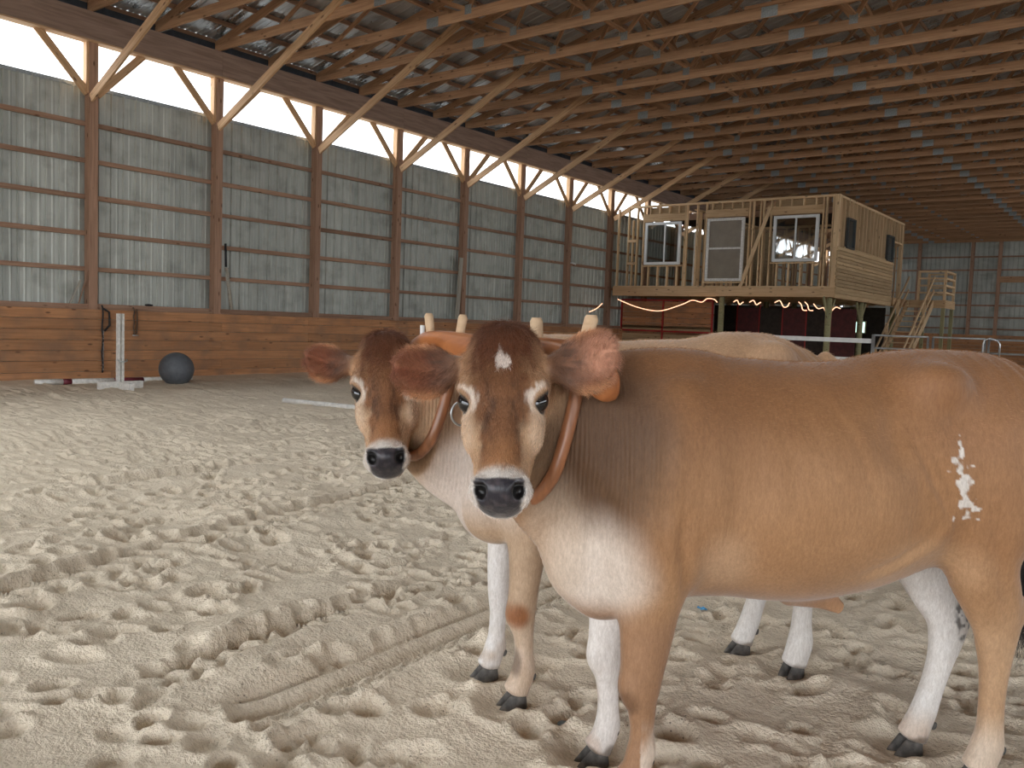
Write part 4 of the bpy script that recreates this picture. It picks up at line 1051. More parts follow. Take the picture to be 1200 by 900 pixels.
def build_cow(spec):
    o2, F2, L2 = spec['frame']
    mw = Matrix(((F2[0], L2[0], 0, o2[0]), (F2[1], L2[1], 0, o2[1]), (0, 0, 1, 0), (0, 0, 0, 1)))
    root = bpy.data.objects.new(spec['name'], None); root.empty_display_size = .3
    link(root, None, mw, label=spec['label'], category='cow')
    f = Field(*spec['box'], spec['vox'])
    h = Head(*spec['head'])
    f.tube(spec['trunk'], k=.02, step=.05, cap=.45)
    f.tube(spec['neck'], k=.10, step=.010, cap=.35)
    if 'dewlap' in spec: f.tube(spec['dewlap'], up=(1, 0, .3), k=.07, step=.03)
    for c, r, k in spec['masses']: f.ball(c, r, None, k)
    for c, r, k in spec['hollows']: f.ball(c, r, None, k, 'sub')
    for L in spec['legs']: leg(f, L['pts'], L.get('k', .05))
    for L in spec['legs']:
        for c, r in L.get('bumps', ()): f.ball(c, r, None, .03)
    f.tube(spec['tail'], up=(1, 0, 0), k=.03)
    if 'sheath' in spec: f.tube(spec['sheath'], up=(1, 0, 0), k=.06)
    head_shape(f, h, spec['ears'])
    V, Q = f.mesh()
    me = fast_mesh('body', V, Q, M['coat'])
    nrm = np.empty(len(V) * 3, np.float32); me.vertices.foreach_get('normal', nrm); nrm = nrm.reshape(-1, 3).astype(float)
    disp = np.zeros(len(V))
    for pts, sg, dep, sh in spec['folds']:      # muscle edges and skin folds on the flank: a groove with a soft shoulder beside it
        A = np.array(pts, float); best = np.full(len(V), 9.); sgn = np.zeros(len(V)); fade = np.ones(len(V)); Ls = np.concatenate([[0], np.cumsum(np.linalg.norm(np.diff(A, axis=0), axis=1))])
        m = np.where((V[:, 1] > .03) & (V[:, 0] > A[:, 0].min() - .12) & (V[:, 0] < A[:, 0].max() + .12) & (V[:, 2] > A[:, 1].min() - .12) & (V[:, 2] < A[:, 1].max() + .12))[0]
        q = V[m][:, [0, 2]].astype(float)
        for i in range(len(A) - 1):
            d = A[i + 1] - A[i]; L = np.linalg.norm(d); t = np.clip(((q - A[i]) @ d) / L ** 2, 0, 1); r = q - A[i] - t[:, None] * d; ds = np.linalg.norm(r, axis=1)
            k = ds < best[m]; kk = m[k]; best[kk] = ds[k]; sgn[kk] = np.sign(r[k, 0] * d[1] - r[k, 1] * d[0]); u = (Ls[i] + t[k] * L) / Ls[-1]; fade[kk] = np.sin(PI * np.clip(u * .92 + .04, 0, 1)) ** .5
        w = np.clip(nrm[:, 1] * 1.6, 0, 1) * fade
        disp += w * (-dep * np.exp(-(best / sg) ** 2) + sh * dep * np.exp(-((best * sgn - 1.9 * sg) / (1.3 * sg)) ** 2))
    V = (V + nrm * disp[:, None]).astype(np.float32); me.vertices.foreach_set('co', V.ravel()); me.update()
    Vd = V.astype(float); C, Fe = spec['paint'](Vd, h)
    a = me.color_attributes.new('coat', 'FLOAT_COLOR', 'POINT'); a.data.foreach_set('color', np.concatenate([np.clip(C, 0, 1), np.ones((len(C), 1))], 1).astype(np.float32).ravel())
    a = me.color_attributes.new('feature', 'FLOAT_COLOR', 'POINT'); a.data.foreach_set('color', np.concatenate([Fe, np.ones((len(C), 1))], 1).astype(np.float32).ravel())
    ob = link(bpy.data.objects.new('body', me), root, mw)
    print(spec['name'], 'verts', len(V))
    # eyes
    bm = bmesh.new(); bmesh.ops.create_uvsphere(bm, u_segments=24, v_segments=16, radius=.026 * h.k); em = bpy.data.meshes.new('eye'); bm.to_mesh(em); bm.free()
    em.materials.append(M['eye']); em.polygons.foreach_set('use_smooth', [True] * len(em.polygons))
    for q in (-1, 1):
        p = h.p(q * .1005, .212, -.060); e = shared('eye', em, root, mw @ Matrix.Translation(Vector(p)) @ Matrix(((h.s[0], h.a[0], h.n[0], 0), (h.s[1], h.a[1], h.n[1], 0), (h.s[2], h.a[2], h.n[2], 0), (0, 0, 0, 1))) @ Matrix.Rotation(q * .5, 4, 'Z') @ Matrix.Diagonal((1, 1.25, 1.05, 1)))
    # hooves and dewclaws
    for L in spec['legs']:
        x, y, z, yaw = L['hoof']
        R = Matrix.Translation((x, y, z)) @ Matrix.Rotation(yaw, 4, 'Z')
        for q in (-1, 1):
            shared('hoof', CLAW[q], root, mw @ R @ Matrix.Translation((0, -q * .0245, 0)))
            fx, fy, fz = L['fet']
            shared('dewclaw', DEW, root, mw @ Matrix.Translation((fx + .006, fy + q * .020, fz)))
    # hair: ear fringes, poll tuft, tail switch
    rr = np.random.RandomState(5)
    Hq = h.inv(Vd)
    def pick(w, n):
        w = np.clip(w, 0, None); s_ = w.sum(); 
        return rr.choice(len(V), n, p=w / s_) if s_ > 0 else np.zeros(0, int)
    down = h.a[None, :]
    def lie(i, main, nk, rk):
        d = main - nrm[i] * (main * nrm[i]).sum(1)[:, None]; d /= np.linalg.norm(d, axis=1)[:, None] + 1e-6
        d = d + nrm[i] * nk + rr.normal(0, rk, (len(i), 3)); return d / np.linalg.norm(d, axis=1)[:, None]
    s_, t_, n_ = Hq.T
    # tousled poll, thinning down the forehead
    w = blob(Hq, (0, .05, -.05), (.115, .12, .13), .9) * (t_ < .20) * (np.abs(s_) < .115)
    i = pick(w, spec['hair'][0])
    d = lie(i, np.repeat(down, len(i), 0) + h.s[None, :] * (s_[i] * 4)[:, None], .30, .22)
    ln = rr.uniform(.5, 1., len(i)) * (.036 - .10 * np.clip(t_[i], 0, .2))
    hair('poll_hair', Vd[i] + rr.normal(0, .002, (len(i), 3)), d, ln, .00045, M['strand'], root, mw, 5, .10, .13, 2, C[i])
    # short fur over the whole face, bare nose left out
    w = blob(Hq, (0, .26, -.10), (.17, .30, .20), .2) * (n_ > -.24) * (Fe[:, 0] < .1) * (t_ > .03) * (1 - blob(Hq, (.112, .212, -.058), (.034, .042, .04), .2)) * (1 - blob(Hq, (-.112, .212, -.058), (.034, .042, .04), .2))
    i = pick(w, spec['hair'][2])
    hair('face_fur', Vd[i] + rr.normal(0, .002, (len(i), 3)), lie(i, np.repeat(down, len(i), 0), .22, .12), rr.uniform(.005, .011, len(i)), .00034, M['strand'], root, mw, 2, .0, .0, 6, C[i])
    # ears
    RT, DR, CL = [], [], []
    for q, (base, tip, face, wd) in zip((-1, 1), spec['ears']):
        b_ = np.array(base); t2 = np.array(tip); d_ = (t2 - b_); Lq = np.linalg.norm(d_); d_ /= Lq
        rel = Hq - b_; al = rel @ d_ / Lq; per = rel - np.outer(rel @ d_, d_); fn = unit(face); pf = per @ fn; per2 = per - np.outer(pf, fn); rad = np.linalg.norm(per2, axis=1)
        inear = (al > .10) & (al < 1.12) & (np.abs(pf) < .05) & (rad < wd * 1.15) & (np.abs(s_) > .13)
        wt = inear * (ss(rad, wd * .55, wd * .95) * 1.6 + ss(al, .8, 1.0) + .5)
        i = pick(wt, spec['hair'][1]); out = per2[i] / (rad[i][:, None] + 1e-6)
        outw = out[:, 0:1] * h.s + out[:, 1:2] * h.a + out[:, 2:3] * h.n; dw = d_[0] * h.s + d_[1] * h.a + d_[2] * h.n
        d = lie(i, outw * .7 + dw * .8, .40, .20)
        RT.append(Vd[i]); DR.append(d); CL.append(C[i] * (.8 + .5 * ss(rad[i], wd * .5, wd * .95))[:, None])
    RT = np.concatenate(RT); DR = np.concatenate(DR)
    hair('ear_hair', RT + rr.normal(0, .002, RT.shape), DR, rr.uniform(.008, .028, len(RT)), .00042, M['strand'], root, mw, 3, .12, .1, 3, np.concatenate(CL))
    # coat along the neck and back, where the outline shows it
    w = (z_up := np.clip(nrm[:, 2], 0, 1)) * (Vd[:, 2] > 1.05) * (t_ < -.02) if False else np.clip(nrm[:, 2] - .2, 0, 1) * (Vd[:, 2] > 1.1) * ((Hq[:, 1] < -.02) | (np.abs(s_) > .3) | (n_ < -.2))
    i = pick(w, spec['hair'][3])
    hair('back_fur', Vd[i] + rr.normal(0, .002, (len(i), 3)), lie(i, np.tile((-1., 0, -.2), (len(i), 1)), .22, .15), rr.uniform(.006, .014, len(i)), .0004, M['strand'], root, mw, 2, .0, .0, 7, C[i])
    return root, h, V

def strand_mat():
    m, nt, b = new_mat('strand_fur'); at = N(nt, 'Attribute'); at.attribute_name = 'strand'; hi = N(nt, 'HairInfo')
    hv = N(nt, 'HueSaturation'); mr = N(nt, 'MapRange'); mr.inputs['To Min'].default_value = .75; mr.inputs['To Max'].default_value = 1.4
    nt.links.new(hi.outputs['Random'], mr.inputs['Value']); nt.links.new(mr.outputs[0], hv.inputs['Value']); nt.links.new(at.outputs['Color'], hv.inputs['Color'])
    nt.links.new(hv.outputs[0], b.inputs['Base Color']); b.inputs['Roughness'].default_value = .5; return m
M['strand'] = strand_mat()
M['tuft'] = hair_mat('poll_hair_brown', L3(112, 62, 40), L3(176, 112, 72))
M['earh'] = hair_mat('ear_hair_tawny', L3(165, 100, 66), L3(222, 172, 132))
M['switch'] = hair_mat('black_switch_hair', (.012, .009, .008), (.03, .02, .016))

# ------------------------------------------------------------------ near ox
def to_world(o, F): 
    th = math.atan2(.60723977, .79153544); U = np.array([math.cos(th), math.sin(th)]); D = np.array([-math.sin(th), math.cos(th)])
    o = np.array(o); F = unit(F); Lf = np.array([-F[1], F[0]])
    return (U * o[0] + D * o[1], U * F[0] + D * F[1], U * Lf[0] + D * Lf[1])

def face_paint(C, Fe, H, P, h, star, dark):
    s, t, n = H[:, 0], H[:, 1], H[:, 2]; a = np.abs(s)
    ns = vn3(P, .03, 3) - .5; ns2 = vn3(P, .012, 4) - .5
    # streaks that run down the face
    Hs = H * np.array([1, .22, .6]); st = vn3(Hs, .007, 6) - .5
    head = blob(H, (0, .25, -.13), (.19, .40, .22), .15)
    top = ss(n, -.14, -.07)
    paint(C, head, L3(184, 146, 112))
    paint(C, head * ss(n, -.09, -.15) * ss(t, .1, .25), L3(206, 170, 134))                     # cheeks and jaw, buff
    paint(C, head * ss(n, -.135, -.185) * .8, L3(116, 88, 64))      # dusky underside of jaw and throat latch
    paint(C, head * (1 - ss(a, .07, .12)) * blob(H, (0, .30, 0), (.10, .18, .12), .8) * .5, L3(196, 148, 106))
    mask = head * top * (1 - ss(a + .05 * ns + .02 * st, .045, .115)) * (1 - ss(t + .03 * ns, .37, .455))
    paint(C, mask * .9, L3(140, 94, 62) * dark)      # brown mask down the middle
    paint(C, head * top * ss(t, .12, .22) * (1 - ss(t, .38, .44)) * np.exp(-((a - .040 - .04 * ns) / .020) ** 2) * np.clip(.65 + st * 1.6, 0, 1), L3(100, 68, 48))
    paint(C, head * top * ss(t, .30, .40) * (1 - ss(t, .40, .46)) * (1 - ss(a, .03, .06)) * .5, L3(196, 142, 96))
    paint(C, head * ss(a + .03 * st, .07, .10) * ss(n, -.15, -.11) * (1 - ss(t, .11, .17)) * .8, L3(192, 150, 114))   # tan temples
    paint(C, head * (1 - ss(t + .10 * ns + .10 * st, .05, .17)) * (1 - ss(a + .04 * st, .055, .10)) * .85, L3(116, 68, 44))         # poll
    paint(C, head * (1 - ss(t, -.02, .04)) * .7, L3(104, 64, 44))
    paint(C, head * top * ss(a + .02 * ns, .045, .068) * ss(t, .27, .33) * (1 - ss(t, .42, .46)) * .8, L3(218, 186, 152))
    for q in (-1, 1):
        paint(C, head * ss(a, .085, .115) * blob(H, (q * .115, .11, -.05), (.04, .07, .05), .9) * .6, L3(196, 158, 124))
        # pale crescent hugging the inner and upper side of each eye
        e = H - np.array([q * .112, .212, -.058]); l = e[:, 1] * .88 - q * e[:, 0] * .47; w = e[:, 1] * .47 + q * e[:, 0] * .88
        dd = np.sqrt((l / .040) ** 2 + (w / .027) ** 2 + (e[:, 2] / .060) ** 2); m = ss(dd, .9, 1.05) * (1 - ss(dd + .5 * ns + st * .6, 1.2, 1.75)) * ss(w - .4 * l, .022, -.012) * ss(n, -.10, -.06)
        paint(C, head * m * .95, L3(236, 224, 212))
        paint(C, head * blob(H, (q * .098, .290, -.065), (.026, .085, .05), .9) * .75, L3(226, 202, 176))
        e = H - np.array([q * .112, .212, -.058]); l = e[:, 1] * .88 - q * e[:, 0] * .47; w = e[:, 1] * .47 + q * e[:, 0] * .88
        dd = np.sqrt((l / .040) ** 2 + (w / .027) ** 2 + (e[:, 2] / .034) ** 2)
        paint(C, 1 - ss(dd, .85, 1.12), L3(30, 23, 22))                                          # dark lids
    paint(C, head * blob(H, (0, .505, -.08), (.12, .078, .15), .35) * np.clip(.9 + .5 * ns + .4 * st, 0, 1), L3(232, 226, 220))         # white muzzle ring
    wd = .0625 - .45 * np.clip(t - .505, 0, .1) - .55 * np.clip(.480 - t, 0, .1)
    nose = (1 - ss(a + .004 * ns2, wd, wd + .010)) * ss(t, .468, .478) * (1 - ss(t, .545, .555)) * ss(n, -.125, -.11)
    paint(C, nose, L3(52, 50, 57)); paint(C, nose * np.clip(ns2 * 2, 0, .6), L3(92, 84, 88))
    for q in (-1, 1): paint(C, blob(H, (q * .050, .503, -.030), (.0185, .024, .03), .3), L3(16, 13, 14))
    if star:
        v = ns2 * .8 + ns * .5 + st * .9
        paint(C, ss(.5 + v - (np.abs(s - .004 - .28 * (t - .10)) / .026 + np.abs(t - .105) / .062) * .62, -.05, .18) * (n > -.09), L3(240, 230, 222))
    Fe[:, 0] = np.maximum(Fe[:, 0], nose)
    return nose
def ear_paint(C, H, ears):
    for q, (base, tip, face, wd) in zip((-1, 1), ears):
        b_ = np.array(base); d_ = np.array(tip) - b_; Lq = np.linalg.norm(d_); d_ /= Lq; rel = H - b_; al = rel @ d_ / Lq
        per = rel - np.outer(rel @ d_, d_); fn = unit(face); pf = per @ fn; rad = np.linalg.norm(per - np.outer(pf, fn), axis=1)
        m = ss(al, .02, .16) * (al < 1.15) * (np.linalg.norm(per, axis=1) < .10) * (np.abs(H[:, 0]) > .12)
        paint(C, m, L3(150, 102, 72))
        inn = m * (1 - ss(rad, wd * .5, wd * 1.0)) * ss(al, .15, .3) * (pf > -.034)
        es = vn3(rel * np.array([.25, 1, 1]), .010, 15) - .5
        paint(C, inn * np.clip(.75 + es, 0, 1), L3(206, 150, 122) if q > 0 else L3(158, 96, 70)); paint(C, inn * (1 - ss(al, .4, .7)) * np.clip(.6 + 1.2 * es, 0, 1), L3(96, 68, 54)); paint(C, m * ss(rad, wd * .78, wd * .98) * .6, L3(206, 158, 118))
        paint(C, m * (1 - ss(al, .18, .5)) * .6, L3(104, 76, 58))

def near_paint(P, h):
    x, y, z = P.T; n1 = vn3(P, .12, 1) - .5; n2 = vn3(P, .035, 2) - .5; n3 = vn3(P, .012, 5) - .5
    C = np.tile(FAWN, (len(P), 1)); Fe = np.zeros((len(P), 3))
    paint(C, ss(z + .06 * n1, .80, .60) * .45, BUFF)
    paint(C, ss(z + .10 * n1, 1.05, 1.32) * .42, L3(140, 92, 56))                                     # darker topline
    paint(C, blob(P, (.42, .15, 1.08), (.36, .4, .34), .9) * (.42 + .3 * n1), L3(134, 92, 60))        # brown shoulder
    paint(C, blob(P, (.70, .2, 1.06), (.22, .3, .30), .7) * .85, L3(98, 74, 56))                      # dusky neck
    paint(C, blob(P + (.05 * n1)[:, None], (.665, .12, .665), (.135, .30, .16), 1.0) * .95, L3(236, 222, 210))                 # white brisket
    paint(C, blob(P, (.80, .12, .74), (.10, .16, .20), .8) * .55, L3(222, 200, 178))
    paint(C, blob(P, (.64, .0, .50), (.14, .12, .045), .7) * .7, L3(196, 146, 108))
    paint(C, blob(P, (.31, .30, .71), (.08, .14, .10), 1.2) * .5, L3(226, 196, 166)); paint(C, ss(z + .05 * n1, .66, .57) * (np.abs(x) < .4) * .5, L3(196, 150, 116))
    paint(C, blob(P, (-.30, .28, .70), (.20, .2, .10), .9) * .5, L3(222, 184, 146))                    # flank fold
    paint(C, blob(P, (-.40, .2, 1.20), (.20, .3, .15), .9) * (.3 + .4 * n1), L3(172, 126, 92))
    paint(C, blob(P, (.10, .3, .86), (.42, .3, .20), 1.4) * (.5 + .3 * n1), L3(194, 151, 112))
    paint(C, blob(P, (-.62, .25, .98), (.22, .3, .26), 1.2) * .35, L3(190, 144, 108))
    # legs
    low = ss(z, .62, .50)
    fR = (x > .3) * (y < .055) * ss(z, .60, .54)
    paint(C, fR, L3(240, 234, 230)); paint(C, fR * ss(x + .05 * n2, .585, .612) * ss(z, .32, .20) * .5, L3(190, 150, 116))
    fL = (x > .3) * (y >= .055) * low
    paint(C, fL, L3(170, 130, 98)); paint(C, fL * blob(P, (.56, .16, .30), (.035, .06, .05), .6) * .6, L3(108, 76, 54))
    paint(C, fL * ss(z, .26, .14) * np.clip(.55 + n2 * 1.5, 0, 1) * (x < .52), L3(234, 218, 202))
    hR = (x < -.3) * (y < .045) * ss(z, .80, .70)
    paint(C, hR, L3(240, 236, 232)); paint(C, hR * ss(z, .16, .06) * .5 * ss(x, -.62, -.56), L3(208, 172, 136))
    paint(C, hR * np.clip(blob(P, (-.70, -.08, .46), (.05, .08, .09), .5) * (n3 * 6 + .2), 0, 1) * .8, L3(70, 66, 62))
    hL = (x < -.3) * (y >= .045)
    paint(C, hL * ss(z, .62, .42) * .6, L3(214, 178, 142)); paint(C, hL * ss(z, .26, .10) * .75, L3(236, 220, 202))
    # white flecked patch on the thigh
    A = np.array([(-.380, 1.120), (-.385, 1.085), (-.372, 1.05), (-.392, .995), (-.398, .94), (-.415, .895)]); dd = np.full(len(P), 9.); uu = np.zeros(len(P))
    for i in range(len(A) - 1):
        d = A[i + 1] - A[i]; q = P[:, [0, 2]] - A[i]; t = np.clip((q @ d) / (d @ d), 0, 1); ds = np.linalg.norm(q - t[:, None] * d, axis=1); k = ds < dd; dd[k] = ds[k]; uu[k] = (i + t[k]) / 5
    wv = .007 + .023 * ss(uu, .2, .6); n4 = vn3(P, .016, 8) - .5
    paint(C, ss(1 - dd / wv + n4 * 2.3, .25, .5) * (y > .1) * .95, L3(244, 238, 232))
    paint(C, ss(z + .03 * n2, .050, .030) * .8, L3(120, 104, 90))
    Fe[:, 1] = blob(P, (.66, .2, 1.03), (.13, .3, .27), .8)
    H = h.inv(P); face_paint(C, Fe, H, P, h, True, 1.0); ear_paint(C, H, NEAR['ears'])
    return C, Fe

NEAR = dict(name='near_ox', label='fawn ox nearest the camera, white star on forehead, white patch on thigh', vox=.0055,
    frame=to_world((.91, 2.74), (-.99029, -.13899)), box=((-1.02, -.42, -.03), (1.38, .58, 1.52)),
    head=((.970, .150, 1.382), (.035, .285, -.43), (-.975, .224, 0), 1.0),
    trunk=[(-.84, .0, 1.08, .15, .20, .26), (-.74, .0, 1.05, .245, .315, .32), (-.55, .0, 1.00, .275, .378, .30), (-.36, .0, .96, .290, .402, .31), (-.18, .0, .93, .315, .395, .345), (.02, .0, .915, .325, .400, .36), (.22, .0, .93, .300, .392, .36),
           (.40, .0, .94, .265, .382, .38), (.54, .0, .93, .205, .365, .41), (.64, .01, .90, .15, .35, .38)],
    neck=[(.42, .0, .98, .20, .31, .36), (.60, .02, 1.01, .155, .27, .40), (.74, .025, 1.04, .100, .225, .31), (.84, .055, 1.10, .090, .175, .22), (.93, .095, 1.20, .10, .12, .14)],
    masses=[((.62, .02, .63), (.12, .12, .13), .06), ((.44, .16, .98), (.15, .10, .26), .08), ((.52, .17, .74), (.11, .095, .14), .07), ((.50, -.16, .76), (.12, .10, .15), .07),
            ((-.36, .19, 1.27), (.07, .06, .055), .09), ((-.36, -.19, 1.27), (.07, .06, .055), .09), ((-.80, .10, 1.24), (.05, .05, .06), .07), ((-.80, -.10, 1.24), (.05, .05, .06), .07),
            ((-.60, .18, .97), (.18, .11, .22), .06), ((.715, .03, .715), (.075, .085, .12), .08), ((-.60, -.18, .90), (.18, .11, .27), .08), ((.47, .03, 1.265), (.16, .05, .05), .08)],
    hollows=[((-.22, .37, 1.16), (.13, .085, .10), .09), ((-.28, .40, .86), (.06, .10, .22), .08), ((.27, .36, .90), (.035, .06, .25), .08)],
    legs=[dict(pts=[(.50, .15, .80, .12, .095), (.50, .155, .66, .105, .085), (.505, .155, .55, .088, .070), (.512, .155, .44, .072, .060), (.518, .155, .36, .062, .054), (.520, .155, .31, .056, .050), (.512, .155, .26, .042, .038), (.508, .155, .19, .035, .032), (.508, .155, .13, .044, .038), (.520, .155, .085, .042, .040), (.535, .155, .055, .046, .044)],
               hoof=(.548, .155, -.022, .0), fet=(.475, .155, .105), bumps=[((.545, .155, .335), (.035, .04, .045))]),
          dict(pts=[(.50, -.14, .80, .12, .10), (.53, -.13, .66, .10, .08), (.548, -.11, .55, .078, .062), (.562, -.095, .44, .060, .052), (.568, -.09, .36, .055, .048), (.566, -.088, .31, .050, .046), (.556, -.086, .25, .037, .036), (.550, -.085, .16, .034, .032), (.550, -.085, .10, .042, .038), (.562, -.085, .06, .041, .040), (.578, -.085, .03, .046, .044)],
               hoof=(.592, -.085, -.036, .05), fet=(.518, -.085, .08), bumps=[((.590, -.09, .335), (.03, .036, .04))]),
          dict(pts=[(-.59, .16, .96, .18, .11), (-.548, .175, .82, .150, .105), (-.552, .18, .70, .112, .088), (-.592, .178, .60, .094, .068), (-.622, .172, .52, .078, .052), (-.628, .168, .44, .060, .045), (-.632, .165, .36, .045, .038), (-.634, .162, .26, .038, .034), (-.636, .16, .17, .041, .037), (-.632, .16, .12, .050, .042), (-.618, .16, .08, .048, .044), (-.605, .16, .05, .050, .046)],
               hoof=(-.592, .16, -.02, .0), fet=(-.680, .16, .105), bumps=[((-.690, .172, .565), (.028, .028, .045))]),
          dict(pts=[(-.56, -.16, .92, .19, .11), (-.56, -.165, .78, .165, .10), (-.580, -.155, .66, .130, .085), (-.625, -.13, .54, .105, .062), (-.655, -.11, .45, .082, .050), (-.648, -.10, .37, .060, .044), (-.628, -.095, .29, .044, .038), (-.600, -.09, .20, .040, .034), (-.575, -.088, .12, .044, .037), (-.555, -.088, .07, .046, .041), (-.540, -.088, .035, .050, .045)],
               hoof=(-.520, -.088, -.036, .05), fet=(-.612, -.088, .07), bumps=[((-.722, -.105, .50), (.025, .028, .045))])],
    tail=[(-.83, .0, 1.33, .035, .035, .035), (-.885, .0, 1.28, .032, .032, .032), (-.90, .02, 1.15, .027, .027, .027), (-.875, .02, .98, .022, .022, .022), (-.815, .03, .82, .018, .018, .018)],
    sheath=[(-.02, .0, .58, .035, .05, .03), (-.12, .0, .545, .028, .03, .03), (-.19, .0, .515, .012, .02, .02)],
    ears=[((-.118, .075, -.080), (-.312, .098, -.045), (.15, .10, 1.0), .078), ((.115, .090, -.072), (.318, .068, -.005), (-.35, .15, 1.0), .090)],
    folds=[([(.446, .87), (.449, .788), (.428, .673), (.40, .62)], .020, .010, .5), ([(.479, 1.18), (.508, 1.081), (.515, .96), (.506, .882)], .022, .006, .6),
           ([(-.194, 1.258), (-.185, 1.15), (-.191, 1.07), (-.240, 1.01)], .055, .016, .3), ([(-.237, 1.114), (-.31, .969), (-.364, .876)], .016, .010, -.8), ([(-.345, .889), (-.309, .812), (-.218, .747), (-.12, .70)], .018, .006, .6),
           ([(.116, 1.193), (.060, 1.08), (-.005, .927)], .016, .0025, .5), ([(.028, 1.219), (-.045, 1.099), (-.096, .928)], .016, .003, .5), ([(.206, 1.215), (.150, 1.048), (.123, .902)], .016, .002, .5),
           ([(-.507, .883), (-.543, .725), (-.600, .58)], .025, .007, .4), ([(.61, .772), (.590, .66), (.595, .56)], .020, .008, .6), ([(.71, .967), (.64, .88), (.603, .80)], .020, .006, .5), ([(.74, .80), (.70, .72), (.66, .64)], .024, .002, .3),
           ([(-.44, 1.25), (-.40, 1.18), (-.33, 1.14)], .03, .007, -.5), ([(.33, 1.05), (.30, .95), (.31, .85)], .03, .004, .4), ([(-.62, 1.20), (-.58, 1.08), (-.60, .95)], .04, .006, .4)],
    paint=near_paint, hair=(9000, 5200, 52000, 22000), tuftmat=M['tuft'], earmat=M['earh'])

def far_paint(P, h):
    x, y, z = P.T; n1 = vn3(P, .12, 11) - .5; n2 = vn3(P, .035, 12) - .5
    C = np.tile(L3(206, 168, 132), (len(P), 1)); Fe = np.zeros((len(P), 3))
    paint(C, blob(P, (-.5, .0, 1.30), (.22, .3, .15), .9) * (.35 + .6 * n1), L3(150, 112, 84))
    paint(C, blob(P, (.62, .1, 1.05), (.30, .3, .30), .7) * .7, L3(138, 108, 84))
    paint(C, blob(P, (.74, .05, .76), (.24, .25, .22), .7) * .85, L3(232, 220, 212))
    paint(C, blob(P, (.66, .05, .60), (.14, .14, .05), .7) * .7, L3(200, 156, 116))
    low = ss(z, .62, .54)
    fR = (x > .3) * (y < .03) * ss(z, .66, .58); paint(C, fR, L3(238, 234, 232)); paint(C, fR * ss(z, .22, .12) * (.3 + n2), L3(196, 170, 144))
    fL = (x > .3) * (y >= .03) * ss(z, .8, .6); paint(C, fL, L3(200, 172, 144)); paint(C, fL * blob(P, (.60, .14, .34), (.045, .08, .055), .6), L3(158, 104, 66))
    paint(C, fL * ss(z, .34, .24) * .75 * np.clip(.7 + n2, 0, 1), L3(228, 206, 186)); paint(C, fL * blob(P, (.60, .15, .16), (.02, .05, .05), .8) * .7, L3(96, 78, 66))
    paint(C, (x < -.3) * ss(z, .62, .5), L3(236, 232, 228))
    paint(C, ss(z + .03 * n2, .050, .030) * .8, L3(130, 112, 94))
    Fe[:, 1] = blob(P, (.80, .1, 1.0), (.16, .3, .28), .8) * .7
    H = h.inv(P); face_paint(C, Fe, H, P, h, False, 1.12); ear_paint(C, H, FAR['ears'])
    return C, Fe
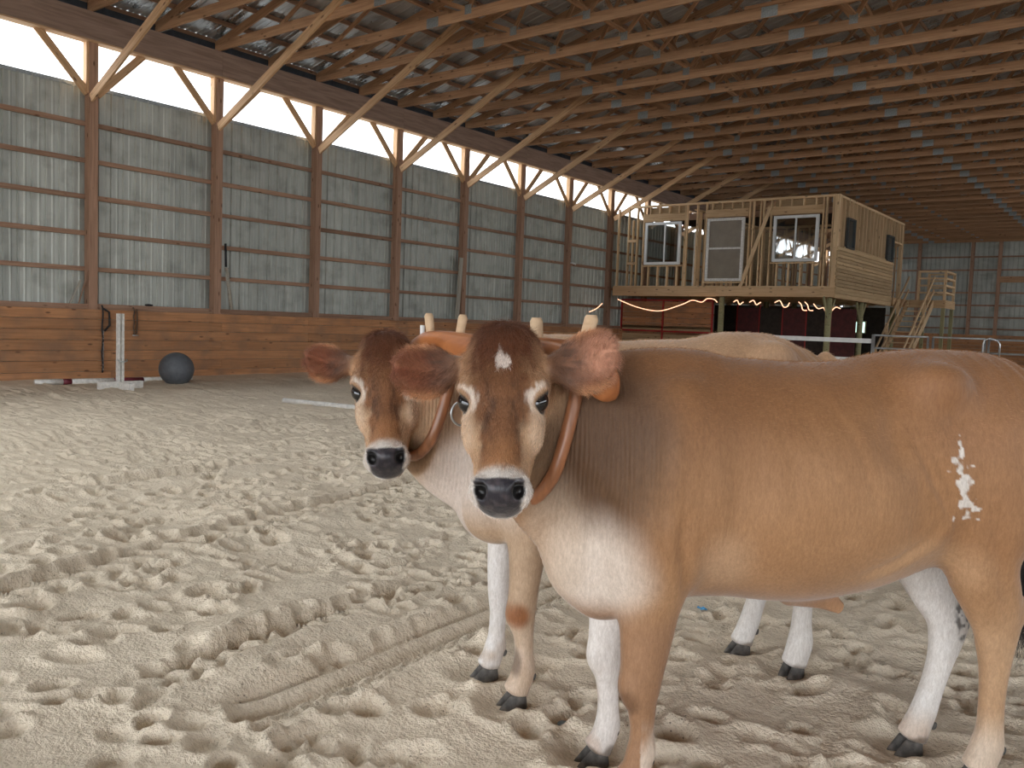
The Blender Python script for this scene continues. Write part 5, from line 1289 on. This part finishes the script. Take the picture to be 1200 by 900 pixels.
FAR = dict(name='far_ox', label='fawn ox behind and left, plain brown forehead and paler back, yoked to the near ox', vox=.006,
    frame=to_world((.57, 3.43), (-.94868, -.31623)), box=((-1.0, -.50, -.03), (1.45, .55, 1.52)),
    head=((1.070, -.114, 1.338), (.035, .285, -.40), (-.945, .30, -.03), .98, .985),
    trunk=[(-.82, .0, 1.10, .14, .17, .24), (-.74, .0, 1.08, .22, .28, .32), (-.60, .0, 1.03, .265, .385, .31), (-.38, .0, .97, .285, .438, .31), (-.18, .0, .94, .31, .43, .345), (.02, .0, .925, .32, .435, .36), (.22, .0, .935, .295, .415, .36),
           (.40, .0, .95, .26, .40, .36), (.54, .0, .96, .21, .38, .38), (.66, -.01, .94, .155, .36, .33)],
    neck=[(.42, .0, 1.00, .20, .34, .36), (.60, -.01, 1.02, .165, .30, .38), (.76, -.05, 1.06, .115, .22, .34), (.91, -.09, 1.12, .105, .16, .25), (1.02, -.12, 1.18, .10, .12, .15)],
    masses=[((.66, .0, .70), (.12, .11, .12), .06), ((.44, .16, 1.0), (.15, .10, .26), .08), ((.52, .15, .78), (.11, .09, .14), .07), ((.52, -.15, .78), (.11, .09, .14), .07),
            ((-.42, .19, 1.31), (.07, .06, .055), .09), ((-.42, -.19, 1.31), (.07, .06, .055), .09), ((-.62, .18, .92), (.18, .11, .27), .08), ((-.62, -.18, .92), (.18, .11, .27), .08)],
    hollows=[((-.24, .37, 1.18), (.13, .08, .10), .09)],
    legs=[dict(pts=[(.55, .14, .82, .12, .095), (.56, .14, .66, .085, .075), (.565, .14, .55, .068, .060), (.572, .14, .44, .056, .052), (.578, .14, .36, .054, .048), (.576, .14, .31, .048, .044), (.566, .14, .25, .037, .035), (.562, .14, .18, .035, .033), (.562, .14, .12, .045, .040), (.574, .14, .08, .044, .042), (.588, .14, .05, .048, .044)],
               hoof=(.598, .14, -.02, .0), fet=(.522, .14, .10), bumps=[((.602, .14, .335), (.03, .036, .04))]),
          dict(pts=[(.55, -.13, .82, .12, .095), (.575, -.13, .66, .08, .07), (.580, -.13, .55, .054, .052), (.580, -.13, .44, .050, .047), (.578, -.13, .36, .048, .045), (.578, -.13, .31, .044, .042), (.580, -.13, .25, .034, .034), (.584, -.13, .17, .033, .032), (.586, -.13, .12, .043, .038), (.600, -.13, .075, .042, .040), (.614, -.13, .045, .046, .044)],
               hoof=(.625, -.13, -.02, .0), fet=(.548, -.13, .09), bumps=[]),
          dict(pts=[(-.60, .16, .95, .19, .11), (-.58, .17, .78, .15, .095), (-.60, .17, .64, .105, .070), (-.64, .165, .54, .080, .052), (-.650, .16, .44, .056, .043), (-.650, .155, .34, .040, .036), (-.650, .15, .22, .041, .037), (-.648, .15, .13, .054, .044), (-.635, .15, .08, .052, .046), (-.625, .15, .05, .054, .046)],
               hoof=(-.615, .15, -.015, .35), fet=(-.69, .15, .10), bumps=[]),
          dict(pts=[(-.60, -.16, .92, .19, .11), (-.58, -.165, .76, .15, .095), (-.61, -.16, .62, .105, .070), (-.67, -.155, .50, .080, .052), (-.68, -.15, .40, .056, .043), (-.660, -.15, .30, .046, .040), (-.630, -.15, .20, .043, .037), (-.605, -.15, .12, .046, .040), (-.585, -.15, .07, .046, .042), (-.570, -.15, .035, .050, .045)],
               hoof=(-.555, -.15, -.03, .0), fet=(-.64, -.15, .075), bumps=[])],
    tail=[(-.80, .0, 1.30, .035, .035, .035), (-.86, .0, 1.24, .03, .03, .03), (-.88, .0, 1.0, .022, .022, .022), (-.87, .0, .75, .018, .018, .018)],
    ears=[((-.118, .070, -.085), (-.300, .035, -.060), (.10, .15, 1.0), .070), ((.118, .070, -.085), (.305, .060, -.10), (-.15, .15, 1.0), .072)],
    folds=[([(.446, .87), (.449, .788), (.428, .673)], .020, .008, .5), ([(-.3, 1.30), (-.30, 1.2), (-.28, 1.1)], .05, .012, .3), ([(.80, .90), (.74, .80), (.70, .70)], .014, .006, .6)],
    paint=far_paint, hair=(6500, 3600, 30000, 14000), tuftmat=M['tuft'], earmat=M['earh'])
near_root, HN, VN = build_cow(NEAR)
far_root, HF, VF = build_cow(FAR)
# tail switches: long black hair
for root_, sp in ((near_root, NEAR), (far_root, FAR)):
    r = np.random.RandomState(9); n = 2600
    o2, F2, L2 = sp['frame']; mw = WM[root_.name]
    tx, ty, tz = sp['tail'][-1][:3]; zz_ = r.uniform(0, 1, n) ** 1.2
    roots = np.stack([tx + r.normal(0, .010, n), ty + r.normal(0, .010, n), tz + .10 - .18 * zz_], 1)
    d = np.stack([r.normal(0.03, .10, n), r.normal(0, .09, n), -np.ones(n)], 1); d /= np.linalg.norm(d, axis=1)[:, None]
    hair('tail_switch', roots, d, r.uniform(.22, .42, n), .0012, M['switch'], root_, mw, 6, .0, .06, 4)
# ================================================================== wooden ox yoke across both necks
_th = math.atan2(.60723977, .79153544); _U = Vector((math.cos(_th), math.sin(_th), 0)); _D = Vector((-math.sin(_th), math.cos(_th), 0))
def cw(u, d, z): return _U * u + _D * d + Vector((0, 0, z))
yk = empty('ox_yoke', cw(-.057, 2.9, 1.20), label='orange-brown wooden ox yoke with four peg tops and bent bows on both necks', category='yoke')
M['yoke'] = wood('oiled_yoke_wood', (.46, .17, .06), (.30, .10, .035), spread=.0, knots=0, rough=.38, grain=.8)
M['bow'] = plain('bent_bow_wood', (.30, .125, .058), .3, 0, .45, .1, 22)
_q = [n_ for n_ in M['bow'].node_tree.nodes if n_.type == 'MAPPING'][0]; _q.inputs['Scale'].default_value = (1.6, 1.6, .10)
M['peg'] = wood('pale_peg_wood', (.70, .50, .32), (.52, .34, .20), spread=.1, knots=0, rough=.6)
A0 = Vector((-.317, 3.3)); DA = Vector((.5234, -.76)); LAM = DA.length
def ax(s): q = A0 + DA * s; return q
along = (_U * DA.x + _D * DA.y).normalized(); fwd = Vector((along.y, -along.x, 0));
if fwd.dot(_U) > 0: fwd = -fwd
# beam: lofted along s; z of top and bottom, and width
prof = [(-.155, 1.285, 1.235, .030), (-.13, 1.325, 1.195, .045), (-.06, 1.350, 1.215, .052), (.0, 1.365, 1.268, .055), (.06, 1.368, 1.300, .056), (.12, 1.368, 1.308, .056), (.18, 1.368, 1.300, .056), (.24, 1.366, 1.262, .058),
        (.32, 1.362, 1.215, .060), (.42, 1.362, 1.200, .062), (.5, 1.362, 1.195, .064), (.58, 1.362, 1.200, .062), (.68, 1.362, 1.215, .060), (.76, 1.364, 1.262, .058), (.82, 1.364, 1.300, .056), (.88, 1.362, 1.308, .056),
        (.94, 1.358, 1.298, .056), (1.0, 1.350, 1.255, .055), (1.07, 1.325, 1.205, .050), (1.13, 1.295, 1.180, .042), (1.155, 1.265, 1.205, .028)]
V, F = [], []; SEG = 16
yo = WM['ox_yoke'].translation
for s_, zt, zb, w in prof:
    q = ax(s_); c = cw(q.x, q.y, (zt + zb) / 2)
    for k in range(SEG):
        a = 2 * PI * k / SEG; ca, sa = math.cos(a), math.sin(a)
        sx = math.copysign(abs(ca) ** .7, ca) * w; sz = math.copysign(abs(sa) ** .7, sa) * (zt - zb) / 2
        V.append(c + fwd * sx + Vector((0, 0, sz)) - yo)
n = len(prof)
for i in range(n - 1):
    for k in range(SEG): F.append((i * SEG + k, i * SEG + (k + 1) % SEG, (i + 1) * SEG + (k + 1) % SEG, (i + 1) * SEG + k))
F.append(tuple(range(SEG - 1, -1, -1))); F.append(tuple(range((n - 1) * SEG, n * SEG)))
o = meshobj('beam', V, F, M['yoke'], yk, Matrix.Translation(yo), True)
md = o.modifiers.new('smooth', 'SUBSURF'); md.levels = 1; md.render_levels = 1
def bow(s0, s1, zb, lean, sag=0.):
    a, b = ax(s0), ax(s1); A = cw(a.x, a.y, 0); B = cw(b.x, b.y, 0); mid = (A + B) / 2; hw = (B - A).length / 2
    pts = []
    zt = 1.335; zc = zb + hw * 1.15
    zs = list(np.linspace(zt, zc, 9))
    def off(z): return fwd * (lean * (zt - z) / (zt - zb))
    bul = lambda z: 1 + sag * math.sin(PI * min(1, (zt - z) / (zt - zb)))
    for z in zs: pts.append(mid - along * hw * bul(z) + off(z) + Vector((0, 0, z)))
    for k in range(1, 12):
        t = PI * k / 12; z = zc - (zc - zb) * math.sin(t)
        pts.append(mid - along * hw * bul(z) * math.cos(t) + off(z) + Vector((0, 0, z)))
    for z in zs[::-1]: pts.append(mid + along * hw * bul(z) + off(z) + Vector((0, 0, z)))
    V, F = tube_geo([p - yo for p in pts], .0205, 12)
    return meshobj('bow', V, F, M['bow'], yk, Matrix.Translation(yo), True)
bow(.0, .2266, .905, .125, .22); bow(.7503, 1.0, .868, .13, .22)
for s_, zt, lx in ((.0, 1.432, -.01), (.2266, 1.430, .012), (.7503, 1.425, -.006), (1.0, 1.437, .02)):
    q = ax(s_); P0 = cw(q.x, q.y, 1.33); P1 = cw(q.x, q.y, zt) + _U * lx
    V, F = tube_geo([p - yo for p in (P0, P0.lerp(P1, .5), P1 - Vector((0, 0, .012)), P1)], [.017 + .0035 * (s_ > .5)] * 2 + [.0175 + .004 * (s_ > .5), .0125 + .003 * (s_ > .5)], 10)
    meshobj('peg', V, F, M['peg'], yk, Matrix.Translation(yo), True, label='pale turned bow end')
# hanging ring and its staple
rc = cw(-.165, 2.99, 1.085)
ringp = [rc + _U * (.012 * math.cos(a) - .0) + _D * (.036 * math.cos(a)) * .55 + _U * (.030 * math.cos(a)) + Vector((0, 0, .044 * math.sin(a))) - yo for a in np.linspace(0, 2 * PI, 28, endpoint=False)]
V, F = tube_geo(ringp, .0042, 8, True); meshobj('ring', V, F, M['pipe'], yk, Matrix.Translation(yo), True, label='silver ring hanging under the yoke')
V, F = tube_geo([rc + Vector((0, 0, .045)) - yo, rc + _U * .02 + _D * -.02 + Vector((0, 0, .10)) - yo, cw(-.135, 2.99, 1.24) - yo], .006, 8); meshobj('staple', V, F, M['pipe'], yk, Matrix.Translation(yo), True)
q = ax(-.075); V, F = tube_geo([cw(q.x, q.y, 1.33) - yo, cw(q.x, q.y, 1.385) - yo], .009, 8); meshobj('bow_pin', V, F, M['white'], yk, Matrix.Translation(yo), True)
q = ax(.885); pts = [cw(q.x, q.y, 1.305) + along * d - yo + fwd * 0 for d in (-.08, -.04, 0, .04, .08)]
V, F = tube_geo([p + Vector((0, 0, -.012 * (abs(i - 2)))) for i, p in enumerate(pts)], .026, 10); meshobj('neck_pad', V, F, M['white'], yk, Matrix.Translation(yo), True, label='whitish pad under the yoke')
for o in bpy.data.objects:
    if o.get('category') and not o.get('kind'): o['kind'] = 'thing'
